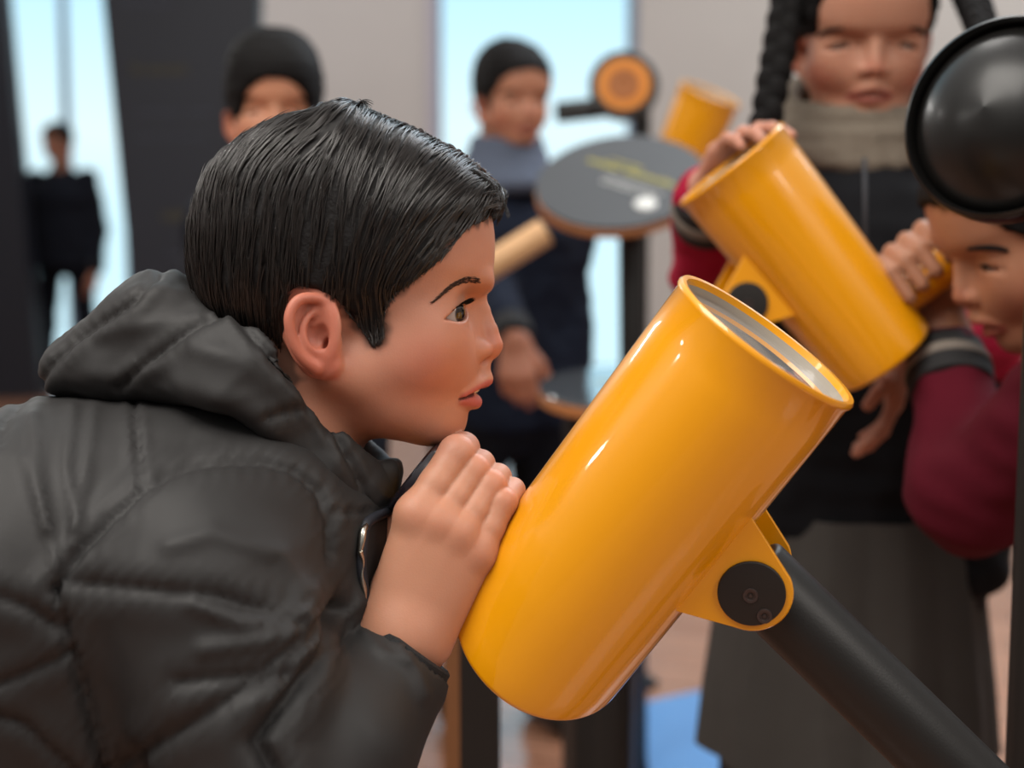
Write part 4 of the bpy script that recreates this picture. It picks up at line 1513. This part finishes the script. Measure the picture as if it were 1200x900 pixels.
def stand(hc, F_, s=1.0, dirs=None, lean=0.0):
    """Default joints of a standing child below the head centre hc."""
    F_ = nrm([F_[0], F_[1], 0]); L_ = np.cross([0, 0, 1], F_); Z = np.array([0, 0, 1.0])
    nk = hc - F_ * 0.035 * s - Z * 0.132 * s
    ch = nk - Z * 0.125 * s - F_ * lean * 0.13
    legs_h = max(ch[2] - 0.32 * s, 0.45)
    pv = np.array([ch[0], ch[1], legs_h]) - F_ * lean * 0.35
    J = dict(neck=nk, chest=ch, pelvis=pv)
    J['shoulder'] = [ch + L_ * (0.135 * s * q) + Z * 0.072 * s for q in (1, -1)]
    J['elbow'] = [J['shoulder'][i] + L_ * (0.05 * q) - Z * 0.24 * s - F_ * 0.02 for i, q in ((0, 1), (1, -1))]
    J['wrist'] = [J['elbow'][i] + L_ * (0.01 * q) - Z * 0.20 * s + F_ * 0.08 for i, q in ((0, 1), (1, -1))]
    J['hip'] = [pv + L_ * (0.075 * s * q) - Z * 0.04 for q in (1, -1)]
    J['ankle'] = [np.array([pv[0], pv[1], 0.07]) + L_ * (0.085 * s * q) for q in (1, -1)]
    J['knee'] = [(J['hip'][i] + J['ankle'][i]) / 2 + F_ * 0.015 for i in (0, 1)]
    return J


def mid_hair(P):
    a2 = app(P)
    return hair_poly(a2)


cloth = {k: mat(k, srgb(*c), rough=0.9, noise=(20, 0.12), bump=[(40, 0.3, 0.006), (900, 0.15, 0.001)], spec=0.2) for k, c in dict(
    black_fleece=(15, 16, 20), navy_cloth=(20, 27, 42), maroon_cloth=(150, 14, 48), shaded_maroon=(74, 4, 22), grey_skirt=(66, 63, 60), dark_trousers=(18, 20, 26), taupe_knit=(108, 99, 88),  # the darker maroon has its wearer's shade mixed into the colour
    dark_coat=(13, 17, 27), grey_collar=(84, 92, 108), grey_stripe=(120, 112, 104), dark_stocking=(40, 38, 40), blue_sleeve=(110, 140, 170)).items()}

# ---------------- the girl behind the second telescope
dg = 1.47
gh = Head(W(1013, 23, dg + 0.075), (-0.05, -1, -0.26), (0, 0, 1), 1.02, 1.10)
bodyf = np.array([-0.08, -1, 0])
J = stand(gh.c - np.array([0, 0.02, 0]), bodyf, 1.04)
Lg = np.cross([0, 0, 1], nrm(bodyf))
# her right arm (left in the picture) reaches to the top of the tube, the other hand hangs by its lower end
J['wrist'][1] = W(832, 222, 1.40); J['elbow'][1] = W(832, 330, 1.55)
J['wrist'][0] = W(1058, 415, 1.40); J['elbow'][0] = W(1150, 400, 1.54)
hR = hand_ops(J['wrist'][1] + np.array([0, -0.01, 0.0]), W(868, 160, 1.35) - W(832, 222, 1.40), np.array([0.3, -0.6, -0.7]), (1, 0, 0), 0.058, (12, 30, 22), 5, 30)
hL = hand_ops(J['wrist'][0], W(1036, 520, 1.37) - W(1052, 430, 1.38), (-0.9, 0.2, 0.1), (-0.2, -1, 0), 0.055, (12, 18, 14), 4, 30)


def girl_cut(P):
    a2 = app(P)
    x = P[:, 0]; y = P[:, 1]; w = np.abs(P[:, 2])
    face = ell((640, 372, 0), (186, 212, 132))(P)
    return np.maximum(-face, y - 400 + 0.25 * (x - 300))


girl = figure('person with dark braids and taupe neck warmer, looking down over the second telescope', gh, bodyf, J, [hR, hL],
              dict(top=cloth['black_fleece'], legs=cloth['dark_stocking'], stripe=cloth['grey_stripe']), h=0.006, hh=0.0036, hair_cut=girl_cut, sleeve_mat=cloth['maroon_cloth'],
              skin=np.array([0.44, 0.215, 0.14]), gaze=nrm([-0.15, -1, -0.6]), hair_t=5.0, torso_r=0.118, lat=1.5, scalp=False)
# neck warmer: two soft rolls
nb = gh.to_world([(400, 505, 0)])[0]; nb2 = gh.to_world([(395, 560, 0)])[0]
SN = []
for i in range(24):
    a = 2 * math.pi * i / 24; a2_ = 2 * math.pi * (i + 1) / 24
    for z0, r_, rr in ((0.004, 0.072, 0.015), (-0.016, 0.080, 0.018), (-0.036, 0.083, 0.018)):
        c0 = nb + [0, 0.0, z0 - 0.006]
        p = lambda t: c0 + np.array([math.cos(t) * r_ * 1.08, math.sin(t) * r_ * 0.95, 0.024 * math.sin(t) + 0.003 * math.sin(3 * t + z0 * 90)])
        SN.append(cone(p(a), p(a2_), rr, rr))
wmesh('neck_warmer', [Op('u', 0, multi(SN, 0.006))], 0.005, cloth['taupe_knit'], girl, lo=nb - 0.16, hi=nb + 0.16, disp=lambda V, N: 0.0012 * np.sin(V[:, 2] * 900))
# braids
for sg, p0, p1, p2 in ((1, (928, -20), (912, 60), (896, 146)), (-1, (1122, -40), (1140, 5), (1152, 40))):
    P0, P1, P2 = W(p0[0], p0[1], dg + 0.07), W(p1[0], p1[1], dg + 0.04), W(p2[0], p2[1], dg - 0.02)
    bo = []
    nseg = 15
    for i in range(nseg):
        t = i / (nseg - 1); c = P0 * (1 - t) ** 2 + 2 * P1 * t * (1 - t) + P2 * t * t
        r = 0.0145 * (1 - 0.2 * t)
        off = np.array([0.55 * r * (1 if i % 2 else -1), -0.3 * r, 0])
        tg = nrm(P2 - P0); Rm = np.stack([nrm(np.cross(tg, [0, 1, 0])) * 1.0, [0, 1, 0], tg], 1)
        bo.append(ell(c + off, (r * 0.95, r * 0.9, r * 1.35)))
    wmesh('braid', [Op('u', 0, multi(bo, 0.002))], 0.0035, M['soft_hair'], girl, lo=np.minimum(P0, P2) - 0.06, hi=np.maximum(P0, P2) + 0.06)
for sg in (1, -1):
    a_ = gh.to_world([(340, 300, sg * 118)])[0]; b_ = W(930, -18, dg + 0.07) if sg > 0 else W(1120, -36, dg + 0.07)
    c1 = gh.to_world([(330, 300, 118)])[0]; c2 = gh.to_world([(330, 300, -118)])[0]
    near = c1 if np.linalg.norm(c1 - b_) < np.linalg.norm(c2 - b_) else c2
    tube_path('hair_tie_lock', [near, (near + b_) / 2 + [0, 0, 0.01], b_], lambda t: 0.015 - 0.002 * t, M['soft_hair'], girl)
# pleated skirt
pv = J['pelvis']
def pleat(r, a, h): return r * (1 + (0.05 + 0.04 * max(0, -h / 0.4)) * (abs(((a * 11 / math.pi) % 2) - 1) - 0.5))
lathe('skirt', pv + [0, 0, 0.06], (0, 0, 1), [(0.128, 0.0), (0.142, -0.05), (0.152, -0.12), (0.163, -0.21), (0.170, -0.285), (0.166, -0.286), (0.14, -0.15), (0.12, -0.02)], cloth['grey_skirt'], girl, 132, mod=pleat, auto=50)
tube_path('vest_zip', [W(1013, 186, dg - 0.10), W(1014, 240, dg - 0.125), W(1014, 330, dg - 0.125)], 0.0022, M['zip_tape'], girl)

# ---------------- the person at the eyepiece of the second telescope
dr = 1.30
rh = Head(W(1214, 252, 1.24), (-0.93, 0.0, -0.37), (0, 0, 1), 1.10)
bf = np.array([-1, 0.05, 0])
J = stand(W(1290, 270, 1.25), bf, 1.0, lean=0.4)
J['shoulder'][0] = W(1262, 480, 1.12); J['shoulder'][1] = W(1262, 460, 1.38)
J['elbow'][0] = W(1138, 575, 1.22); J['wrist'][0] = W(1106, 408, dr + 0.02)
J['elbow'][1] = W(1300, 700, 1.38); J['wrist'][1] = W(1300, 830, 1.36)
# gripping fingers
E0 = W(1050, 345, dr); EA = nrm(W(1117, 296, dr) - E0); EQ = nrm(W(1050 - 49, 345 - 67, dr) - E0); EN = -FWD


def ring2(ax, R, a):
    a = math.radians(a); return E0 + EA * ax + R * (math.cos(a) * EN + math.sin(a) * EQ)


wr_ = J['wrist'][0]
gops = [Op('u', 0.02, multi([cone(wr_, ring2(0.050, 0.036, 215), 0.022, 0.017), cone(wr_, ring2(0.020, 0.036, 215), 0.021, 0.015), cone(ring2(0.05, 0.036, 215), ring2(0.052, 0.035, 150), 0.016, 0.013),
                             cone(ring2(0.02, 0.036, 215), ring2(0.012, 0.035, 150), 0.015, 0.012)], 0.015))]
for k, (ax, r) in enumerate(((0.056, 0.0088), (0.038, 0.0088), (0.021, 0.0084), (0.005, 0.0075))):
    R_ = 0.0235 + r - 0.001
    gops.append(Op('u', 0.003, chain([ring2(ax * 0.9 + 0.005, R_ + 0.003, 150), ring2(ax, R_ + 0.002, 95), ring2(ax - 0.002, R_, 45), ring2(ax - 0.004, R_ - 0.001, 5 - 6 * k)], [r * 1.1, r, r * 0.92, r * 0.8], 0.003)))
gops.append(Op('u', 0.006, chain([ring2(0.045, 0.036, 225), ring2(0.062, 0.034, 268), ring2(0.060, 0.032, 315)], [0.014, 0.011, 0.009], 0.003)))
hk = hand_ops(J['wrist'][1], (0, 0, -1), (-1, 0, 0), (-1, 0, 0), 0.066)
figure('person in maroon sleeves with one eye at the second telescope, under the black disc', rh, bf, J, [gops, hk],
       dict(top=cloth['black_fleece'], legs=cloth['dark_trousers'], stripe=cloth['grey_stripe']), h=0.006, hh=0.0036, sleeve_mat=cloth['shaded_maroon'], arm_r=(0.060, 0.054, 0.037),
       skin=np.array([0.36, 0.165, 0.095]), gaze=nrm([-1, -0.1, -0.4]))  # skin tone darkened to carry the shade this person stands in

# ---------------- the person in navy with the wooden stick
dm = 2.72
mh = Head(W(602, 108, dm), (0.42, -0.9, -0.05), (0, 0, 1), 1.0)
bf = np.array([0.35, -1, 0])
J = stand(mh.c, bf, 1.08)
J['wrist'][1] = W(604, 400, dm - 0.22); J['elbow'][1] = W(575, 330, dm - 0.02)
J['wrist'][0] = W(668, 430, dm + 0.12); J['elbow'][0] = W(664, 300, dm + 0.10)
h1 = hand_ops(J['wrist'][1], W(606, 450, dm - 0.24) - J['wrist'][1], (0.2, 0.9, 0), (1, 0, 0), 0.072, (30, 40, 30))
h2 = hand_ops(J['wrist'][0], (0, -0.2, -1), (-1, 0, 0), (0, -1, 0), 0.072, (20, 30, 20))
J['shoulder'] = [p + [0, 0, 0] for p in J['shoulder']]
nav = figure('person in a dark navy jacket standing in front of the middle window', mh, bf, J, [h1, h2], dict(top=cloth['navy_cloth'], legs=cloth['dark_trousers']), h=0.009, hh=0.006,
             skin=np.array([0.42, 0.19, 0.115]))
cb_ = mh.to_world([(378, 520, 0)])[0]
SN = []
for i in range(16):
    a, b = 2 * math.pi * i / 16, 2 * math.pi * (i + 1) / 16
    for zz_, rr_ in ((0.0, 0.054), (-0.024, 0.062), (-0.048, 0.074), (-0.07, 0.088)):
        p = lambda t: cb_ + np.array([math.cos(t) * rr_, math.sin(t) * rr_, zz_ + 0.008 * math.sin(t)])
        SN.append(cone(p(a), p(b), 0.019, 0.019))
wmesh('collar', [Op('u', 0, multi(SN, 0.004))], 0.008, cloth['grey_collar'], nav, lo=cb_ - 0.12, hi=cb_ + 0.12)
sta, stb = W(478, 372, dm - 0.36), W(640, 271, dm - 0.36)
st_ = rod('wooden_stick', sta, stb, 0.0235, mat('pale_wood', srgb(214, 168, 120), rough=0.5, noise=(12, 0.15)), None, None, 40, 0.004)
tag(st_, 'pale round wooden stick raised in front of the person in navy', 'stick')

# ---------------- the person behind the near one's head
dk = 2.02
kh = Head(W(322, 118, dk), (0.18, -1, -0.02), (0, 0, 1), 1.0)
bf = np.array([-0.75, -1, 0]); J = stand(kh.c + np.array([-0.03, 0.02, 0]), bf, 0.95)
h1 = hand_ops(J['wrist'][0], (0, -0.1, -1), (-1, 0, 0), (0, -1, 0), 0.07); h2 = hand_ops(J['wrist'][1], (0, -0.1, -1), (1, 0, 0), (0, -1, 0), 0.07)
figure('person with dark fringe half hidden behind the hair of the near one', kh, bf, J, [h1, h2], dict(top=cloth['dark_coat'], legs=cloth['dark_trousers']), h=0.009, hh=0.0055,
       skin=np.array([0.50, 0.235, 0.14]), hair_t=10.0, hair_cut=lambda P: np.maximum(-ell((640, 400, 0), (168, 128, 122))(P), P[:, 1] - 420 + 0.2 * (P[:, 0] - 300)))

# ---------------- the far person at the left window
df = 8.4
fh = Head(W(66, 165, df), (-0.35, -1, 0), (0, 0, 1), 1.12)
bf = np.array([-0.2, -1, 0]); J = stand(fh.c, bf, 1.25)
J['wrist'][1] = J['wrist'][1] + [-0.02, -0.03, 0.03]
h1 = hand_ops(J['wrist'][0], (0, -0.1, -1), (-1, 0, 0), (0, -1, 0), 0.085); h2 = hand_ops(J['wrist'][1], (0, -0.1, -1), (1, 0, 0), (0, -1, 0), 0.085)
J['ankle'] = [J['ankle'][0] + [0.07, 0, 0], J['ankle'][1] + [-0.05, 0, 0]]; J['knee'] = [J['knee'][0] + [0.04, 0, 0], J['knee'][1] + [-0.02, 0, 0]]
figure('far person in dark clothes standing against the left window', fh, bf, J, [h1, h2], dict(top=cloth['dark_coat'], legs=cloth['dark_coat']), h=0.014, hh=0.011,
       skin=np.array([0.36, 0.17, 0.11]), arm_r=(0.07, 0.06, 0.05), torso_r=0.14, lat=1.45)
# ------------------------------------------------------------------ exhibits
M['panel_grey'] = mat('panel_grey', srgb(66, 68, 71), rough=0.55, spec=0.25, noise=(10, 0.06))
M['ply'] = mat('plywood_edge', srgb(176, 112, 62), rough=0.55, noise=(40, 0.2))
M['ink_yellow'] = mat('yellow_lettering', srgb(170, 160, 60), rough=0.5)
M['ink_white'] = mat('white_lettering', srgb(208, 208, 204), rough=0.5)
M['navy_panel'] = mat('navy_board', srgb(17, 22, 35), rough=0.5, noise=(3, 0.1))
M['ink_dim'] = mat('dim_lettering', srgb(62, 66, 80), rough=0.6)
M['ink_gold'] = mat('gold_lettering', srgb(74, 68, 44), rough=0.6)
M['amber'] = mat('amber_disc', srgb(206, 124, 8), rough=0.5)
M['amber_dark'] = mat('amber_centre', srgb(150, 84, 12), rough=0.5)
M['blue'] = mat('blue_paint', srgb(88, 146, 206), rough=0.4, coat=0.2)
M['wood_post'] = mat('brown_wood', srgb(128, 84, 52), rough=0.5, noise=(20, 0.2))


def strokes(name, o, ex, ey, w, hgt, n, m, parent, seed=1, nz=(0, 0, 1)):
    """A line of small raised letter strokes, too small to be read."""
    r = random.Random(seed); V, F = [], []
    x = 0.0; nzv = np.array(nz) * 0.0008
    while x < w:
        cw = w / n * r.uniform(0.6, 1.1)
        if r.random() > 0.08:
            y0, y1 = (0, 1) if r.random() > 0.4 else (0, 0.72)
            for (a0, a1, b0, b1) in ((0, 0.24, y0, y1), (0.55, 0.78, y0, y1 * 0.8), (0, 0.78, 0.42, 0.6)):
                b = len(V)
                for q in (0, 1):
                    for (a, c) in ((a0, b0), (a1, b0), (a1, b1), (a0, b1)):
                        V.append(np.asarray(o) + ex * (x + a * cw) + ey * (c * hgt) + nzv * q)
                F += [(b + 4, b + 5, b + 6, b + 7), (b, b + 1, b + 5, b + 4), (b + 1, b + 2, b + 6, b + 5), (b + 2, b + 3, b + 7, b + 6), (b + 3, b, b + 4, b + 7)]
        x += cw
    return link_mesh(name, V, F, m, parent, False)


def oval_panel(label, c, ex, ey, a, b, post_top, post_px, lines, top_mat=None, pr=0.022):
    """Tilted oval information panel with a plywood edge on a black post."""
    root = empty('info_panel', (post_px[0], post_px[1], 0), label, 'sign', 'oval information panels')
    ex = nrm(ex); ey = nrm(ey - (ey @ ex) * ex); nz = np.cross(ex, ey)
    if nz[2] < 0: nz = -nz
    el = lambda k, z: [c + nz * z + ex * a * k * math.cos(t) + ey * b * k * math.sin(t) for t in np.linspace(0, 2 * math.pi, 96, endpoint=False)]
    prism('panel_edge', el(1.0, -0.02), nz * 0.016, M['ply'], root, 0.002)
    prism('panel_top', el(0.995, -0.004), nz * 0.006, top_mat or M['panel_grey'], root, 0.001)
    for i, (m, u, v, w, h, n) in enumerate(lines):
        strokes('lettering', c + nz * 0.0022 + ex * u + ey * v, ex, ey, w, h, n, m, root, i + 3, nz)
    p1 = np.array([post_px[0], post_px[1], 0.012])
    rod('post', p1, post_top, pr, M['black_steel'], root, None, 48, 0.003)
    lathe('base_plate', (post_px[0], post_px[1], 0), (0, 0, 1), round_prof(pr + 0.02, 0, 0.014, 0.004), M['black_steel'], root, 48)
    return root


dp = 2.42
c = W(728, 211, dp)
ex = W(810, 238, dp - 0.09) - W(640, 186, dp + 0.05); ey = W(712, 150, dp + 0.15) - W(748, 272, dp - 0.13)
pt = W(748, 262, dp - 0.0)
op_ = oval_panel('dark grey oval panel with yellow title and plywood edge on a black post', c, ex, ey, 0.142, 0.160, c - [0, 0, 0.016] + nrm(ex) * 0.02, (c[0] + 0.035, c[1]),
           [(M['ink_yellow'], -0.085, 0.020, 0.165, 0.017, 15), (M['ink_white'], -0.03, -0.012, 0.115, 0.007, 24), (M['ink_white'], -0.025, -0.026, 0.105, 0.006, 24),
            (M['ink_yellow'], -0.05, 0.044, 0.06, 0.008, 9)])
exn = nrm(ex); eyn = nrm(ey - (ey @ exn) * exn); nz_ = np.cross(exn, eyn)
lathe('logo_spot', c + exn * 0.078 - eyn * 0.048, nz_, [(0, 0.0042), (0.017, 0.0040), (0.019, 0.0025), (0.019, 0.001)], M['ink_white'], op_, 32)

dp2 = 2.15
c2 = W(735, 452, dp2)
ex2 = np.array([1.0, -0.12, 0.0]); ey2 = np.array([0.12, 1.0, 0.045])
oval_panel('lower oval panel with plywood edge, its top bright with window reflection', c2, ex2, ey2, 0.135, 0.20, c2 + np.array([-0.040, -0.03, -0.016]), (c2[0] - 0.040, c2[1] - 0.03),
           [(M['ink_yellow'], -0.05, 0.02, 0.10, 0.012, 12), (M['ink_white'], -0.04, -0.01, 0.09, 0.006, 18)], mat('panel_gloss', srgb(84, 88, 92), rough=0.12, coat=1.0, coat_rough=0.1, spec=0.8), 0.058)


def disc_exhibit(label, c, axis, R, post, front):
    """Round black disc with a raised rim on a black post."""
    root = empty('disc_exhibit', (post[0], post[1], 0), label, 'exhibit', 'black disc exhibits on posts')
    ax = nrm(axis)
    rim = [(R * 0.90, -0.012), (R * 0.97, -0.014), (R, -0.008), (R * 1.0, 0.006), (R * 0.985, 0.012), (R * 0.955, 0.0135), (R * 0.93, 0.010), (R * 0.915, 0.002)]
    lathe('rim', c, ax, rim, M['black_gloss'], root, 96, auto=60)
    if front == 'dome':
        lathe('dome', c, ax, [(R * 0.93, 0.001), (R * 0.85, 0.010), (R * 0.7, 0.021), (R * 0.5, 0.031), (R * 0.25, 0.037), (0, 0.039)], M['black_gloss'], root, 96, auto=80)
    else:
        lathe('amber_face', c, ax, [(R * 0.76, 0.0125), (R * 0.73, 0.0145), (R * 0.52, 0.0145), (R * 0.5, 0.0125), (0, 0.0125)], M['amber'], root, 96, auto=30)
        lathe('amber_centre', c, ax, [(R * 0.47, 0.012), (R * 0.45, 0.0155), (R * 0.2, 0.0155), (R * 0.18, 0.013), (0, 0.013)], M['amber_dark'], root, 96, auto=30)
        lathe('surround', c, ax, [(R * 0.95, 0.010), (R * 0.76, 0.0122), (0.0, 0.0118)], M['black_steel'], root, 96)
    lathe('back', c, -ax, [(R * 0.93, 0.010), (R * 0.8, 0.026), (R * 0.5, 0.040), (R * 0.2, 0.046), (0, 0.047)], M['black_gloss'], root, 64, auto=80)
    return root


# right foreground disc and its post
dd = 0.98
cdsc = W(1180, 141, dd); pb = W(1226, 300, dd)
axd = -FWD * 0.74 - RIGHT * 0.66 + UP * 0.10
R_ = 121 * dd / FPX
rt = disc_exhibit('big glossy black disc on a black post at the right edge', cdsc, axd, R_, pb, 'dome')
pb = W(1226, 300, dd + 0.0)
ptop = np.array([pb[0], pb[1], 1.42])
rod('post', (pb[0], pb[1], 0.012), ptop, 0.0135, M['black_steel'], rt, None, 40)
lathe('base_plate', (pb[0], pb[1], 0), (0, 0, 1), round_prof(0.06, 0, 0.014, 0.004), M['black_steel'], rt, 48)
# far disc with amber face
dd2 = 2.95
cd2 = W(731, 101, dd2)
rt2 = disc_exhibit('far black disc with an amber ringed face on a post', cd2, -FWD + 0.10 * UP - 0.08 * RIGHT, 41 * dd2 / FPX, W(752, 100, dd2 + 0.05), 'amber')
q = W(752, 130, dd2 + 0.06)
rod('post', (q[0], q[1], 0.012), (q[0], q[1], q[2]), 0.019, M['black_steel'], rt2, None, 32)
rod('bracket', cd2 + FWD * 0.03, (q[0], q[1], q[2] - 0.01), 0.014, M['black_steel'], rt2, None, 24)
rod('handle', W(745, 122, dd2 + 0.05), W(652, 132, dd2 + 0.08), 0.022, M['black_gloss'], rt2, None, 32)
lathe('base_plate', (q[0], q[1], 0), (0, 0, 1), round_prof(0.05, 0, 0.014, 0.004), M['black_steel'], rt2, 48)


def board(label, tl, tr, br, bl, thick, lines):
    tl, tr, br, bl = [np.asarray(p, float) for p in (tl, tr, br, bl)]
    f_ = (bl + br) / 2
    root = empty('display_board', (f_[0], f_[1], 0), label, 'display board', 'dark display boards')
    prism('board', [tl, tr, br, bl], FWD * [1, 1, 0] * thick, M['navy_panel'], root, 0.006)
    for i, (m, u, v, w, h, n) in enumerate(lines):
        o = bl + (br - bl) * u + (tl - bl) * v - np.array([0, 0.001, 0])
        strokes('lettering', o, nrm(br - bl), nrm(tl - bl), w, h, n, m, root, 20 + i, (0, -1, 0))
    return root


db = 5.2
def gp(px, py, Y, z=None):
    v = W(px, py, 1.0) - CAMP; p = CAMP + v * (Y / v[1])
    if z is not None: p[2] = z
    return p


board('wide dark navy display board with faint lettering beside the left window', gp(106, -143, db), gp(305, -143, db), gp(290, 570, db, 0), gp(177, 570, db, 0), 0.12,
      [(M['ink_dim'], 0.18, 0.80, 0.18, 0.03, 9), (M['ink_gold'], 0.22, 0.695, 0.20, 0.035, 12), (M['ink_dim'], 0.22, 0.63, 0.28, 0.02, 20), (M['ink_dim'], 0.22, 0.59, 0.28, 0.02, 20),
       (M['ink_gold'], 0.40, 0.46, 0.2, 0.04, 10), (M['ink_dim'], 0.42, 0.40, 0.2, 0.02, 16), (M['ink_dim'], 0.42, 0.36, 0.2, 0.02, 16)])
db2 = 8.2
board('narrow dark leaning board at the left edge of the left window', gp(-90, -110, db2), gp(-6, -110, db2), gp(46, 452, db2, 0), gp(-60, 452, db2, 0), 0.15, [])

# low blue platform
bpz = [np.array([0.245, 2.25, 0.0]), np.array([0.245, 2.74, 0.0]), np.array([0.265, 2.80, 0.0]), np.array([0.31, 2.83, 0.0]), np.array([0.40, 2.88, 0.0]), np.array([0.72, 2.88, 0.0]), np.array([0.72, 2.25, 0.0])]
bo = prism('plinth', bpz, (0, 0, 0.05), M['blue'], None, 0.005)
tag(bo, 'low blue painted plinth on the floor behind the telescope pipe', 'plinth')
# dark uprights seen under the near telescope
def upright(name, label, pxc, wpx, d, ztop, m, kind='post'):
    p = floor_at(pxc, d); hw = wpx * d / FPX / 2
    r = empty(name, p, label, kind)
    box('post', (p[0] - hw, p[1] - hw, 0.02), (p[0] + hw, p[1] + hw, ztop), m, r, 0.003)
    box('foot_plate', (p[0] - hw - 0.03, p[1] - hw - 0.03, 0.0), (p[0] + hw + 0.03, p[1] + hw + 0.03, 0.022), m, r, 0.003)
    box('cap', (p[0] - hw - 0.003, p[1] - hw - 0.003, ztop - 0.001), (p[0] + hw + 0.003, p[1] + hw + 0.003, ztop + 0.008), m, r, 0.002)
    return r


upright('exhibit_post', 'square black post seen between the cuff and the near telescope', 562, 48, 1.35, 0.70, M['black_steel'])
upright('wooden_post', 'slim brown wooden post beside the black one near the cuff', 529, 20, 1.50, 0.72, M['wood_post'])
